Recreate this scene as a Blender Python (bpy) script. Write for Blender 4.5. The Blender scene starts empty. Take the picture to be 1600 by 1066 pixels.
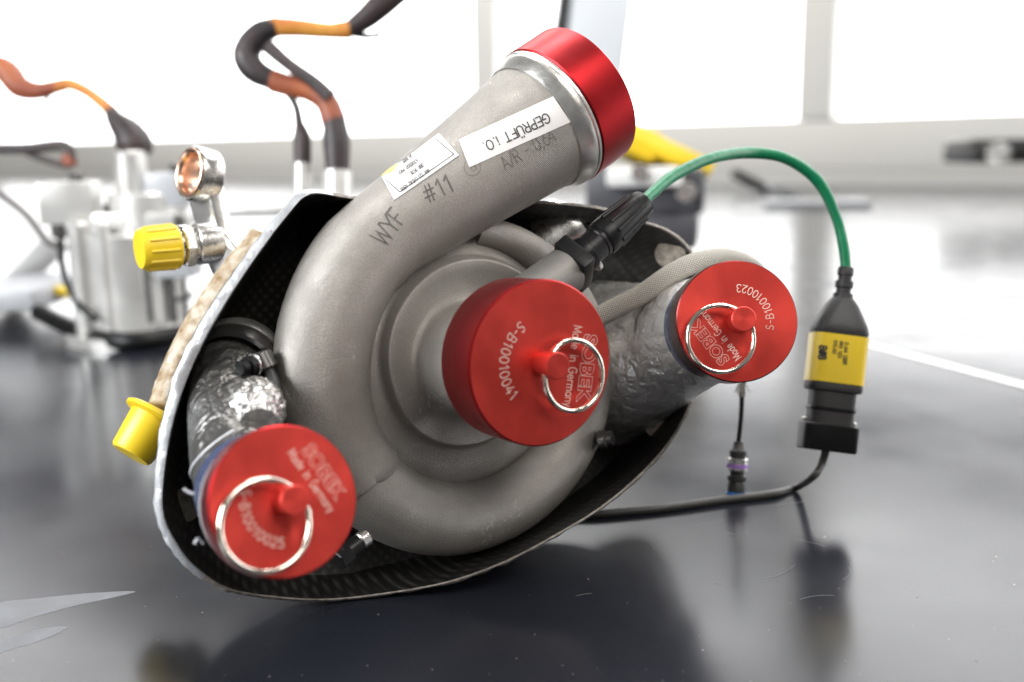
import bpy, bmesh, math, random
from mathutils import Vector, Matrix
from mathutils.bvhtree import BVHTree
random.seed(7)
S = bpy.context.scene
COL = S.collection
V = Vector
# ------------------------------------------------------------------ camera
FPX = 1600 * 35 / 36.0
PITCH, ROLL, H = math.radians(11.0), math.radians(1.0), 0.2264
Fw = V((0, math.cos(PITCH), -math.sin(PITCH)))
R0 = V((1, 0, 0)); U0 = V((0, math.sin(PITCH), math.cos(PITCH)))
Rt = R0 * math.cos(ROLL) - U0 * math.sin(ROLL)
Up = R0 * math.sin(ROLL) + U0 * math.cos(ROLL)
CAM = V((0, 0, H))
cd = bpy.data.cameras.new('camera'); cam = bpy.data.objects.new('camera', cd); COL.objects.link(cam)
cd.lens = 35; cd.sensor_width = 36; cd.clip_start = 0.02; cd.clip_end = 200
cam.matrix_world = Matrix(((Rt.x, Up.x, -Fw.x, CAM.x), (Rt.y, Up.y, -Fw.y, CAM.y), (Rt.z, Up.z, -Fw.z, CAM.z), (0, 0, 0, 1)))
cd.dof.use_dof = True; cd.dof.focus_distance = 0.515; cd.dof.aperture_fstop = 4.3; cd.dof.aperture_blades = 9
S.camera = cam
S.view_settings.view_transform = 'Standard'; S.view_settings.look = 'None'
S.view_settings.exposure = 0.0; S.view_settings.gamma = 1.0
S.cycles.max_bounces = 8
# ------------------------------------------------------------------ light
W = bpy.data.worlds.new('World'); S.world = W; W.use_nodes = True
W.node_tree.nodes['Background'].inputs[0].default_value = (1.0, 0.97, 0.93, 1)
W.node_tree.nodes['Background'].inputs[1].default_value = 0.21
SKY_STRENGTH = 5.0


def area(name, loc, target, sx, sy, power, col=(1, 0.96, 0.9)):
    l = bpy.data.lights.new(name, 'AREA'); l.shape = 'RECTANGLE'; l.size = sx; l.size_y = sy
    l.energy = power; l.color = col
    o = bpy.data.objects.new(name, l); COL.objects.link(o); o.location = loc
    o.rotation_euler = (V(target) - V(loc)).to_track_quat('-Z', 'Y').to_euler()
    return o


area('ceiling_light_key', (0.9, -0.75, 1.75), (0.05, 0.5, 0.1), 0.9, 0.9, 30)
area('side_window_light', (-1.7, -0.35, 0.95), (0, 0.5, 0.12), 1.2, 1.0, 78, (0.95, 0.98, 1.0))
area('window_wall_fill', (-2.4, 5.05, 3.3), (-0.6, 7.45, 0.3), 9.0, 0.8, 245, (1, 0.98, 0.95))  # unseen fill lamp, added to brighten the backlit window frames
area('ceiling_light_above', (0.2, 1.3, 2.4), (0, 0.6, 0.1), 1.8, 0.4, 40, (1, 0.98, 0.96))


def P(x, y, d):
    return CAM + (Fw + Rt * ((x - 800) / FPX) - Up * ((y - 533) / FPX)) * d


def cv(r, u, f):
    return Rt * r + Up * u + Fw * f


def ray(x, y):
    return (Fw + Rt * ((x - 800) / FPX) - Up * ((y - 533) / FPX))


def on_plane(x, y, pt, n):
    r = ray(x, y)
    return CAM + r * ((pt - CAM).dot(n) / r.dot(n))


def on_table(x, y, z=0.0):
    r = ray(x, y)
    return CAM + r * ((z - H) / r.z)


# ------------------------------------------------------------------ materials
def nt(m):
    m.use_nodes = True
    return m.node_tree, m.node_tree.nodes['Principled BSDF']


def PM(name, base, metal=0.0, rough=0.5, var=0.0, vscale=20.0, bump=0.0, bscale=200.0, bdetail=3.0, aniso=0.0,
       rvar=0.0, spec=0.5, coat=0.0, emis=None, trans=0.0, layers=0.0, lscale=900.0, alt=None, rot=(0, 0, 0), speck=0.0):
    m = bpy.data.materials.new(name); t, b = nt(m); N = t.nodes; L = t.links
    b.inputs['Base Color'].default_value = (*base, 1); b.inputs['Metallic'].default_value = metal
    b.inputs['Roughness'].default_value = rough; b.inputs['Specular IOR Level'].default_value = spec
    b.inputs['Coat Weight'].default_value = coat; b.inputs['Transmission Weight'].default_value = trans
    tc = N.new('ShaderNodeTexCoord')
    if var or alt:
        n = N.new('ShaderNodeTexNoise'); n.inputs['Scale'].default_value = vscale; n.inputs['Detail'].default_value = 6
        L.new(tc.outputs['Object'], n.inputs['Vector'])
        r = N.new('ShaderNodeValToRGB'); L.new(n.outputs['Fac'], r.inputs[0])
        a2 = alt if alt else tuple(min(1, c * (1 + var)) for c in base)
        a1 = base if alt else tuple(c * (1 - var) for c in base)
        r.color_ramp.elements[0].position = 0.32; r.color_ramp.elements[1].position = 0.68
        r.color_ramp.elements[0].color = (*a1, 1); r.color_ramp.elements[1].color = (*a2, 1)
        L.new(r.outputs[0], b.inputs['Base Color'])
        if speck:
            n3 = N.new('ShaderNodeTexNoise'); n3.inputs['Scale'].default_value = 1600; n3.inputs['Detail'].default_value = 2
            L.new(tc.outputs['Object'], n3.inputs['Vector'])
            mr3 = N.new('ShaderNodeMapRange'); mr3.inputs[1].default_value = 0.3; mr3.inputs[2].default_value = 0.7
            mr3.inputs[3].default_value = 1 - speck; mr3.inputs[4].default_value = 1 + speck; L.new(n3.outputs['Fac'], mr3.inputs[0])
            # scuffs and handling scratches: stretched noise, thresholded
            mp3 = N.new('ShaderNodeMapping'); mp3.inputs['Scale'].default_value = (900, 60, 300); mp3.inputs['Rotation'].default_value = (.3, .5, .8)
            L.new(tc.outputs['Object'], mp3.inputs[0])
            n4 = N.new('ShaderNodeTexNoise'); n4.inputs['Scale'].default_value = 1.0; n4.inputs['Detail'].default_value = 3; L.new(mp3.outputs[0], n4.inputs['Vector'])
            n5 = N.new('ShaderNodeTexNoise'); n5.inputs['Scale'].default_value = 26; L.new(tc.outputs['Object'], n5.inputs['Vector'])
            m5 = N.new('ShaderNodeMapRange'); m5.inputs[1].default_value = .56; m5.inputs[2].default_value = .66; L.new(n5.outputs['Fac'], m5.inputs[0])
            m4 = N.new('ShaderNodeMapRange'); m4.inputs[1].default_value = .58; m4.inputs[2].default_value = .68; m4.inputs[4].default_value = .7; L.new(n4.outputs['Fac'], m4.inputs[0])
            mm = N.new('ShaderNodeMath'); mm.operation = 'MULTIPLY_ADD'; L.new(m5.outputs[0], mm.inputs[0]); L.new(m4.outputs[0], mm.inputs[1]); L.new(mr3.outputs[0], mm.inputs[2])
            vm = N.new('ShaderNodeVectorMath'); vm.operation = 'SCALE'; L.new(r.outputs[0], vm.inputs[0]); L.new(mm.outputs[0], vm.inputs['Scale'])
            L.new(vm.outputs[0], b.inputs['Base Color'])
    if rvar:
        n = N.new('ShaderNodeTexNoise'); n.inputs['Scale'].default_value = vscale * 2.3; n.inputs['Detail'].default_value = 8
        L.new(tc.outputs['Object'], n.inputs['Vector'])
        mr = N.new('ShaderNodeMapRange'); mr.inputs[3].default_value = max(0.02, rough - rvar); mr.inputs[4].default_value = rough + rvar
        mr.inputs[1].default_value = 0.3; mr.inputs[2].default_value = 0.7
        L.new(n.outputs['Fac'], mr.inputs[0]); L.new(mr.outputs[0], b.inputs['Roughness'])
    nrm = None
    if bump:
        n = N.new('ShaderNodeTexNoise'); n.inputs['Scale'].default_value = bscale; n.inputs['Detail'].default_value = bdetail
        L.new(tc.outputs['Object'], n.inputs['Vector'])
        bp = N.new('ShaderNodeBump'); bp.inputs['Strength'].default_value = bump; bp.inputs['Distance'].default_value = 0.5 / bscale
        L.new(n.outputs['Fac'], bp.inputs['Height']); nrm = bp
    if layers:
        mp = N.new('ShaderNodeMapping'); mp.inputs['Rotation'].default_value = rot
        L.new(tc.outputs['Object'], mp.inputs['Vector'])
        w = N.new('ShaderNodeTexWave'); w.inputs['Scale'].default_value = lscale; w.inputs['Distortion'].default_value = 9.0
        w.inputs['Detail'].default_value = 2.0; w.inputs['Detail Scale'].default_value = 0.12
        L.new(mp.outputs[0], w.inputs['Vector'])
        bp = N.new('ShaderNodeBump'); bp.inputs['Strength'].default_value = layers; bp.inputs['Distance'].default_value = 0.0006
        L.new(w.outputs['Fac'], bp.inputs['Height'])
        if nrm: L.new(nrm.outputs[0], bp.inputs['Normal'])
        nrm = bp
    if nrm: L.new(nrm.outputs[0], b.inputs['Normal'])
    if aniso:
        tg = N.new('ShaderNodeTangent'); tg.direction_type = 'UV_MAP'; tg.uv_map = 'UVMap'
        b.inputs['Anisotropic'].default_value = aniso; L.new(tg.outputs[0], b.inputs['Tangent'])
    return m


def mat_weave(name, base, hi, rough, su, sv, bump, metal=0.0, diag=False):
    m = bpy.data.materials.new(name); t, b = nt(m); N = t.nodes; L = t.links
    b.inputs['Roughness'].default_value = rough; b.inputs['Metallic'].default_value = metal
    uv = N.new('ShaderNodeUVMap'); mp = N.new('ShaderNodeMapping'); mp.inputs['Scale'].default_value = (su, sv, 1)
    if diag: mp.inputs['Rotation'].default_value = (0, 0, 0.0)
    L.new(uv.outputs[0], mp.inputs[0])
    w1 = N.new('ShaderNodeTexWave'); w1.wave_type = 'BANDS'; w1.bands_direction = 'DIAGONAL'; w1.inputs['Scale'].default_value = 1.0
    L.new(mp.outputs[0], w1.inputs['Vector'])
    mp2 = N.new('ShaderNodeMapping'); mp2.inputs['Scale'].default_value = (-su, sv, 1); L.new(uv.outputs[0], mp2.inputs[0])
    w2 = N.new('ShaderNodeTexWave'); w2.wave_type = 'BANDS'; w2.bands_direction = 'DIAGONAL'; w2.inputs['Scale'].default_value = 1.0
    L.new(mp2.outputs[0], w2.inputs['Vector'])
    mx = N.new('ShaderNodeMath'); mx.operation = 'MULTIPLY'; L.new(w1.outputs['Fac'], mx.inputs[0]); L.new(w2.outputs['Fac'], mx.inputs[1])
    r = N.new('ShaderNodeValToRGB'); L.new(mx.outputs[0], r.inputs[0])
    r.color_ramp.elements[0].color = (*base, 1); r.color_ramp.elements[1].color = (*hi, 1)
    L.new(r.outputs[0], b.inputs['Base Color'])
    bp = N.new('ShaderNodeBump'); bp.inputs['Strength'].default_value = bump; bp.inputs['Distance'].default_value = 0.0006
    L.new(mx.outputs[0], bp.inputs['Height']); L.new(bp.outputs[0], b.inputs['Normal'])
    return m


def mat_emit(name, col, strength):
    m = bpy.data.materials.new(name); t, b = nt(m)
    b.inputs['Base Color'].default_value = (0, 0, 0, 1)
    b.inputs['Emission Color'].default_value = (*col, 1); b.inputs['Emission Strength'].default_value = strength
    return m


def mat_pane(name):
    m = bpy.data.materials.new(name); m.use_nodes = True; t = m.node_tree; N = t.nodes; L = t.links
    N.remove(N['Principled BSDF'])
    tr = N.new('ShaderNodeBsdfTransparent'); g = N.new('ShaderNodeBsdfGlossy'); g.inputs['Roughness'].default_value = 0.02
    mx = N.new('ShaderNodeMixShader'); mx.inputs[0].default_value = 0.05
    L.new(tr.outputs[0], mx.inputs[1]); L.new(g.outputs[0], mx.inputs[2]); L.new(mx.outputs[0], N['Material Output'].inputs[0])
    return m


def mat_foil(name, base=(0.93, 0.92, 0.91), metal=0.6):
    m = bpy.data.materials.new(name); t, b = nt(m); N = t.nodes; L = t.links
    b.inputs['Metallic'].default_value = metal; b.inputs['Roughness'].default_value = 0.32
    tc = N.new('ShaderNodeTexCoord')
    n0 = N.new('ShaderNodeTexNoise'); n0.inputs['Scale'].default_value = 35; n0.inputs['Detail'].default_value = 6
    L.new(tc.outputs['Object'], n0.inputs['Vector'])
    r = N.new('ShaderNodeValToRGB'); L.new(n0.outputs['Fac'], r.inputs[0])
    r.color_ramp.elements[0].position = 0.36; r.color_ramp.elements[1].position = 0.6
    r.color_ramp.elements[0].color = (base[0] * 0.7, base[1] * 0.69, base[2] * 0.67, 1); r.color_ramp.elements[1].color = (*base, 1)
    L.new(r.outputs[0], b.inputs['Base Color'])
    v = N.new('ShaderNodeTexVoronoi'); v.feature = 'DISTANCE_TO_EDGE'; v.inputs['Scale'].default_value = 70
    nn = N.new('ShaderNodeTexNoise'); nn.inputs['Scale'].default_value = 60; nn.inputs['Detail'].default_value = 5
    L.new(tc.outputs['Object'], nn.inputs['Vector'])
    ad = N.new('ShaderNodeVectorMath'); ad.operation = 'MULTIPLY_ADD'; ad.inputs[1].default_value = (0.03, 0.03, 0.03)
    L.new(nn.outputs['Color'], ad.inputs[0]); L.new(tc.outputs['Object'], ad.inputs[2]); L.new(ad.outputs[0], v.inputs['Vector'])
    mr = N.new('ShaderNodeMapRange'); mr.inputs[2].default_value = 0.25; L.new(v.outputs['Distance'], mr.inputs[0])
    n2 = N.new('ShaderNodeTexNoise'); n2.inputs['Scale'].default_value = 260; n2.inputs['Detail'].default_value = 4
    L.new(tc.outputs['Object'], n2.inputs['Vector'])
    b1 = N.new('ShaderNodeBump'); b1.inputs['Strength'].default_value = 0.4; b1.inputs['Distance'].default_value = 0.005
    L.new(nn.outputs['Fac'], b1.inputs['Height'])
    b2 = N.new('ShaderNodeBump'); b2.inputs['Strength'].default_value = 0.4; b2.inputs['Distance'].default_value = 0.002
    L.new(mr.outputs[0], b2.inputs['Height']); L.new(b1.outputs[0], b2.inputs['Normal'])
    b3 = N.new('ShaderNodeBump'); b3.inputs['Strength'].default_value = 0.35; b3.inputs['Distance'].default_value = 0.001
    L.new(n2.outputs['Fac'], b3.inputs['Height']); L.new(b2.outputs[0], b3.inputs['Normal'])
    L.new(b3.outputs[0], b.inputs['Normal'])
    return m


def mat_table():
    m = bpy.data.materials.new('black_table_laminate'); t, b = nt(m); N = t.nodes; L = t.links
    b.inputs['Specular IOR Level'].default_value = 0.42
    tc = N.new('ShaderNodeTexCoord')
    n = N.new('ShaderNodeTexNoise'); n.inputs['Scale'].default_value = 9; n.inputs['Detail'].default_value = 9
    L.new(tc.outputs['Object'], n.inputs['Vector'])
    mr = N.new('ShaderNodeMapRange'); mr.inputs[1].default_value = 0.3; mr.inputs[2].default_value = 0.7
    mr.inputs[3].default_value = 0.16; mr.inputs[4].default_value = 0.25
    L.new(n.outputs['Fac'], mr.inputs[0]); L.new(mr.outputs[0], b.inputs['Roughness'])
    # dust specks
    v = N.new('ShaderNodeTexVoronoi'); v.inputs['Scale'].default_value = 260; L.new(tc.outputs['Object'], v.inputs['Vector'])
    lt = N.new('ShaderNodeMath'); lt.operation = 'LESS_THAN'; lt.inputs[1].default_value = 0.13; L.new(v.outputs['Distance'], lt.inputs[0])
    sp = N.new('ShaderNodeSeparateColor'); L.new(v.outputs['Color'], sp.inputs[0])
    gt = N.new('ShaderNodeMath'); gt.operation = 'GREATER_THAN'; gt.inputs[1].default_value = 0.99; L.new(sp.outputs[0], gt.inputs[0])
    mu = N.new('ShaderNodeMath'); mu.operation = 'MULTIPLY'; L.new(lt.outputs[0], mu.inputs[0]); L.new(gt.outputs[0], mu.inputs[1])
    mc = N.new('ShaderNodeMix'); mc.data_type = 'RGBA'
    mc.inputs[6].default_value = (0.013, 0.0145, 0.020, 1); mc.inputs[7].default_value = (0.34, 0.33, 0.32, 1)
    L.new(mu.outputs[0], mc.inputs[0]); L.new(mc.outputs[2], b.inputs['Base Color'])
    n2 = N.new('ShaderNodeTexNoise'); n2.inputs['Scale'].default_value = 900; n2.inputs['Detail'].default_value = 2
    L.new(tc.outputs['Object'], n2.inputs['Vector'])
    bp = N.new('ShaderNodeBump'); bp.inputs['Strength'].default_value = 0.05; bp.inputs['Distance'].default_value = 0.0004
    L.new(n2.outputs['Fac'], bp.inputs['Height']); L.new(bp.outputs[0], b.inputs['Normal'])
    return m


M = {}
M['cast'] = PM('printed_grey_alloy', (0.312, 0.292, 0.268), 0.50, 0.48, var=0.10, vscale=38, bump=0.45, bscale=950, rvar=0.10, layers=0.32, lscale=420, rot=(0.5, 0.9, 0.2), speck=0.13)
M['cast_dark'] = PM('dark_grey_alloy', (0.20, 0.19, 0.178), 0.5, 0.5, var=0.08, vscale=30, bump=0.4, bscale=1100, rvar=0.05)
M['steel'] = PM('bright_steel', (0.72, 0.71, 0.69), 1.0, 0.26, var=0.08, vscale=60, bump=0.06, bscale=400, rvar=0.08, aniso=0.4)
M['dullsteel'] = PM('dull_turned_steel', (0.60, 0.59, 0.565), 0.9, 0.34, var=0.12, vscale=50, bump=0.12, bscale=350, aniso=0.4, rvar=0.08)
M['darkgrey'] = PM('dark_grey_plastic', (0.07, 0.07, 0.08), 0.0, 0.45)
M['satin'] = PM('satin_steel', (0.74, 0.73, 0.71), 0.9, 0.28, var=0.06, vscale=50, bump=0.08, bscale=300)
M['polished'] = PM('nickel_wire', (0.82, 0.76, 0.66), 1.0, 0.13)
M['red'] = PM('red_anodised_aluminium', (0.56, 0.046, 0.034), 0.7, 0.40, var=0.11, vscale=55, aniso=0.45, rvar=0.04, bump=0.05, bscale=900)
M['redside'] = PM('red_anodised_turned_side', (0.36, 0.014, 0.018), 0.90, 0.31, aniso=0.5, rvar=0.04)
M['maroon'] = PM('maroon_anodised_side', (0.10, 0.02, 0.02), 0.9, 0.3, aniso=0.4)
M['engrave'] = PM('pale_engraving', (0.78, 0.55, 0.48), 0.2, 0.5)
M['carbon'] = mat_weave('carbon_fibre', (0.008, 0.0075, 0.007), (0.034, 0.031, 0.028), 0.42, 19, 19, 0.22)
M['rim'] = PM('silver_trimmed_edge', (0.50, 0.51, 0.53), 0.45, 0.38, var=0.25, vscale=90, bump=0.35, bscale=160, rvar=0.12)
M['rimdark'] = PM('raw_laminate_edge', (0.20, 0.18, 0.16), 0.0, 0.7, var=0.4, vscale=300, bump=0.6, bscale=500)
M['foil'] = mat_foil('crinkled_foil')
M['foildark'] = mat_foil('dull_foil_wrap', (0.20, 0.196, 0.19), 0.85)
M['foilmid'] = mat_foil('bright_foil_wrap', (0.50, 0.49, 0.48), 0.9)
M['film'] = PM('blue_plastic_film', (0.045, 0.06, 0.12), 0.1, 0.16, var=0.35, vscale=60, bump=0.5, bscale=90, coat=0.1)
M['whitefilm'] = PM('white_film_edge', (0.75, 0.76, 0.80), 0.0, 0.35, bump=0.3, bscale=150)
M['black'] = PM('black_plastic', (0.006, 0.006, 0.0065), 0.0, 0.34, spec=0.28, rvar=0.08, bump=0.1, bscale=600)
M['blackmatte'] = PM('black_rubber', (0.022, 0.021, 0.022), 0.0, 0.5, bump=0.15, bscale=500)
M['darksteel'] = PM('dark_clamp_steel', (0.14, 0.135, 0.13), 0.9, 0.3, rvar=0.08)
M['green'] = PM('green_cable_jacket', (0.004, 0.20, 0.085), 0.0, 0.33, var=0.15, vscale=40, bump=0.2, bscale=160)
M['cable'] = PM('dark_cable_jacket', (0.05, 0.048, 0.045), 0.0, 0.4, bump=0.2, bscale=400)
M['yellow'] = PM('yellow_plastic', (0.80, 0.56, 0.02), 0.0, 0.38, var=0.05)
M['labely'] = PM('yellow_label', (0.78, 0.55, 0.03), 0.0, 0.3, coat=0.3)
M['paper'] = PM('white_label_paper', (0.82, 0.80, 0.79), 0.0, 0.55, var=0.02, vscale=80)
M['ink'] = PM('dark_ink', (0.02, 0.018, 0.025), 0.0, 0.5)
M['mark'] = PM('grey_etched_marking', (0.075, 0.07, 0.065), 0.3, 0.6, vscale=330, alt=(0.15, 0.14, 0.13))
M['faintmark'] = PM('faint_etched_marking', (0.14, 0.13, 0.12), 0.5, 0.55, vscale=330, alt=(0.24, 0.225, 0.205))
M['insert'] = PM('grey_potted_disc', (0.55, 0.51, 0.45), 0.2, 0.6, var=0.35, vscale=260, bump=0.4, bscale=400)
M['insertdark'] = PM('olive_potted_disc', (0.10, 0.09, 0.07), 0.2, 0.6, var=0.35, vscale=260, bump=0.4, bscale=400)
M['copper'] = PM('copper_bushing', (0.90, 0.60, 0.44), 1.0, 0.28)
M['braid'] = mat_weave('grey_braided_sleeve', (0.30, 0.28, 0.24), (0.82, 0.78, 0.71), 0.55, 14, 14, 0.8)
M['wrap'] = PM('brown_fibre_wrap', (0.22, 0.13, 0.04), 0.1, 0.7, vscale=120, alt=(0.55, 0.50, 0.42), bump=0.7, bscale=220)
M['purple'] = PM('purple_ring', (0.35, 0.2, 0.55), 0.2, 0.3)
M['blue'] = PM('blue_ring', (0.03, 0.22, 0.65), 0.0, 0.35)
M['alu'] = PM('machined_aluminium', (0.66, 0.65, 0.63), 0.6, 0.35, var=0.15, vscale=12, rvar=0.08)
M['greycover'] = PM('grey_painted_cover', (0.42, 0.43, 0.45), 0.1, 0.4, var=0.05)
M['white'] = PM('white_paint', (0.80, 0.80, 0.79), 0.0, 0.5, var=0.02)
M['cream'] = PM('cream_window_frame', (0.86, 0.85, 0.81), 0.0, 0.45)
M['harness'] = PM('black_harness_sleeve', (0.018, 0.015, 0.018), 0.0, 0.45, vscale=28, alt=(0.055, 0.035, 0.035), bump=0.4, bscale=200)
M['orange'] = PM('orange_harness_sleeve', (0.42, 0.09, 0.02), 0.0, 0.5, vscale=22, alt=(0.62, 0.30, 0.04), bump=0.4, bscale=200)
M['rust'] = PM('rust_harness_sleeve', (0.20, 0.045, 0.025), 0.0, 0.5, vscale=22, alt=(0.42, 0.12, 0.04), bump=0.4, bscale=200)
M['screen'] = PM('pale_screen_back', (0.74, 0.78, 0.83), 0.0, 0.35)
M['floor'] = PM('grey_floor', (0.45, 0.45, 0.45), 0.0, 0.5, var=0.05)
M['wall'] = PM('white_wall', (0.72, 0.71, 0.69), 0.0, 0.7)
M['pale_streak'] = PM('pale_grey_streak', (0.13, 0.135, 0.15), 0.0, 0.42, var=0.15, vscale=60)
M['dust'] = PM('pale_dust', (0.34, 0.33, 0.32), 0.0, 0.8)
M['lintel'] = PM('grey_lintel_panel', (0.16, 0.165, 0.175), 0.0, 0.6, var=0.05)
M['strip'] = PM('white_joint_strip', (0.78, 0.78, 0.78), 0.0, 0.4)
M['pane'] = mat_pane('window_pane')
M['sky'] = mat_emit('bright_overcast', (1, 1, 1), SKY_STRENGTH)
M['table'] = mat_table()


# ------------------------------------------------------------------ geometry helpers: a geo is (verts, faces, loop_uvs)
def frame(n, hint=None):
    n = n.normalized(); h = hint if hint is not None else (Rt if abs(n.dot(Rt)) < 0.95 else Up)
    x = (h - n * h.dot(n)).normalized(); y = n.cross(x)
    return x, y, n


def lathe(prof, o, axis, seg=64, hint=None):
    x, y, n = frame(axis, hint); vs = []; fs = []; uv = []
    idx = []; ln = [0]
    for i in range(1, len(prof)): ln.append(ln[-1] + math.hypot(prof[i][0] - prof[i - 1][0], prof[i][1] - prof[i - 1][1]))
    for r, z in prof:
        if r < 1e-7: idx.append([len(vs)] * (seg + 1)); vs.append(o + n * z)
        else:
            st = len(vs); idx.append([st + j % seg for j in range(seg + 1)])
            for j in range(seg):
                a = 2 * math.pi * j / seg; vs.append(o + x * (r * math.cos(a)) + y * (r * math.sin(a)) + n * z)
    for i in range(len(prof) - 1):
        A, B = idx[i], idx[i + 1]
        for j in range(seg):
            q = [(A[j], (j / seg, ln[i])), (A[j + 1], ((j + 1) / seg, ln[i])), (B[j + 1], ((j + 1) / seg, ln[i + 1])), (B[j], (j / seg, ln[i + 1]))]
            out = []
            for k in q:
                if k[0] not in [e[0] for e in out]: out.append(k)
            if len(out) > 2: fs.append([k[0] for k in out]); uv.append([k[1] for k in out])
    return vs, fs, uv


def catmull(pts, n=8):
    if len(pts) < 3: return list(pts)
    out = []
    Q = [pts[0] * 2 - pts[1] if hasattr(pts[0], 'x') else pts[0]] + list(pts) + [pts[-1] * 2 - pts[-2] if hasattr(pts[0], 'x') else pts[-1]]
    for i in range(1, len(Q) - 2):
        p0, p1, p2, p3 = Q[i - 1:i + 3]
        for k in range(n):
            t = k / n
            out.append(0.5 * ((2 * p1) + (p2 - p0) * t + (2 * p0 - 5 * p1 + 4 * p2 - p3) * t * t + (3 * p1 - p0 - 3 * p2 + p3) * t ** 3))
    out.append(Q[-2]); return out


def tube(pts, rad, seg=24, smooth=8, caps=True, wob=0.0):
    if not isinstance(rad, (list, tuple)): rad = [rad] * len(pts)
    if smooth: pts = catmull(pts, smooth); rad = catmull(list(rad), smooth)
    n = len(pts); T = []
    for i in range(n): T.append((pts[min(i + 1, n - 1)] - pts[max(i - 1, 0)]).normalized())
    x, y, _ = frame(T[0]); vs = []; fs = []; uv = []; ln = 0.0
    lens = []
    for i in range(n):
        if i:
            ln += (pts[i] - pts[i - 1]).length
            x = (x - T[i] * x.dot(T[i])).normalized(); y = T[i].cross(x)
        lens.append(ln)
        for j in range(seg):
            a = 2 * math.pi * j / seg
            r = rad[i] * (1 + wob * (random.random() - 0.5))
            vs.append(pts[i] + x * (r * math.cos(a)) + y * (r * math.sin(a)))
    for i in range(n - 1):
        rr = max(rad[i], 1e-5)
        for j in range(seg):
            k = (j + 1) % seg
            fs.append([i * seg + j, i * seg + k, (i + 1) * seg + k, (i + 1) * seg + j])
            v0, v1 = lens[i] / (2 * math.pi * rad[0]), lens[i + 1] / (2 * math.pi * rad[0])
            uv.append([(j / seg, v0), ((j + 1) / seg, v0), ((j + 1) / seg, v1), (j / seg, v1)])
    if caps:
        for st, rv in ((0, True), ((n - 1) * seg, False)):
            f = [st + j for j in range(seg)]
            if rv: f.reverse()
            fs.append(f); uv.append([(0, 0)] * seg)
    return vs, fs, uv


def cyl(p0, p1, r0, r1=None, seg=32, bev=0.0004):
    r1 = r0 if r1 is None else r1; ax = p1 - p0; L = ax.length; b = min(bev, L * 0.3, r0 * 0.4, r1 * 0.4)
    return lathe([(0, 0), (r0 - b, 0), (r0, b), (r1, L - b), (r1 - b, L), (0, L)], p0, ax, seg)


def box(o, ax, ay, az, sx, sy, sz, bev=0.001):
    """box centred on o, with a chamfered edge"""
    ax, ay, az = ax.normalized(), ay.normalized(), az.normalized()
    bm = bmesh.new(); bmesh.ops.create_cube(bm, size=1)
    for v in bm.verts: v.co = V((v.co.x * sx, v.co.y * sy, v.co.z * sz))
    if bev: bmesh.ops.bevel(bm, geom=bm.edges[:], offset=min(bev, sx * .3, sy * .3, sz * .3), segments=2, profile=0.6, affect='EDGES')
    bm.verts.index_update()
    vs = [o + ax * v.co.x + ay * v.co.y + az * v.co.z for v in bm.verts]; fs = [[v.index for v in f.verts] for f in bm.faces]
    bm.free()
    return vs, fs, None


def prism(poly, z0, z1):
    """poly: list of world (x,y); vertical prism"""
    n = len(poly); vs = [V((p[0], p[1], z0)) for p in poly] + [V((p[0], p[1], z1)) for p in poly]
    fs = [list(range(n))[::-1], [n + i for i in range(n)]] + [[i, (i + 1) % n, n + (i + 1) % n, n + i] for i in range(n)]
    return vs, fs, None


def join(*gs):
    vs, fs, uv = [], [], []
    for g in gs:
        b = len(vs); vs += list(g[0]); fs += [[i + b for i in f] for f in g[1]]
        uv += g[2] if g[2] else [[(0, 0)] * len(f) for f in g[1]]
    return vs, fs, uv


def root_loc(p):
    l = V((0, 0, 0))
    while p is not None: l += p.location; p = p.parent
    return l


def obj(name, geo, mat, parent=None, smooth=True, ang=38, fixn=False):
    vs, fs, uv = geo; off = root_loc(parent)
    me = bpy.data.meshes.new(name); me.from_pydata([tuple(v - off) for v in vs], [], fs)
    if uv:
        ul = me.uv_layers.new(name='UVMap'); flat = [c for f in uv for c in f]
        ul.data.foreach_set('uv', [x for c in flat for x in c])
    if fixn:
        bm = bmesh.new(); bm.from_mesh(me); bmesh.ops.recalc_face_normals(bm, faces=bm.faces[:]); bm.to_mesh(me); bm.free()
    if smooth:
        me.shade_smooth(); me.set_sharp_from_angle(angle=math.radians(ang))
    me.materials.append(mat)
    o = bpy.data.objects.new(name, me); COL.objects.link(o)
    if parent is not None: o.parent = parent
    return o


def thing(name, label, cat, loc, group=None):
    o = bpy.data.objects.new(name, None); COL.objects.link(o); o.location = loc; o.empty_display_size = 0.02
    o['label'] = label; o['category'] = cat
    if group: o['group'] = group
    return o


def tag(o, label, cat, group=None):
    o['label'] = label; o['category'] = cat
    if group: o['group'] = group
    return o


def struct(o):
    o['kind'] = 'structure'; return o


# ------------------------------------------------------------------ single-stroke lettering
def arc(cx, cy, rx, ry, a0, a1, n=14):
    return [(cx + rx * math.cos(math.radians(a0 + (a1 - a0) * i / n)), cy + ry * math.sin(math.radians(a0 + (a1 - a0) * i / n))) for i in range(n + 1)]


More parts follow.
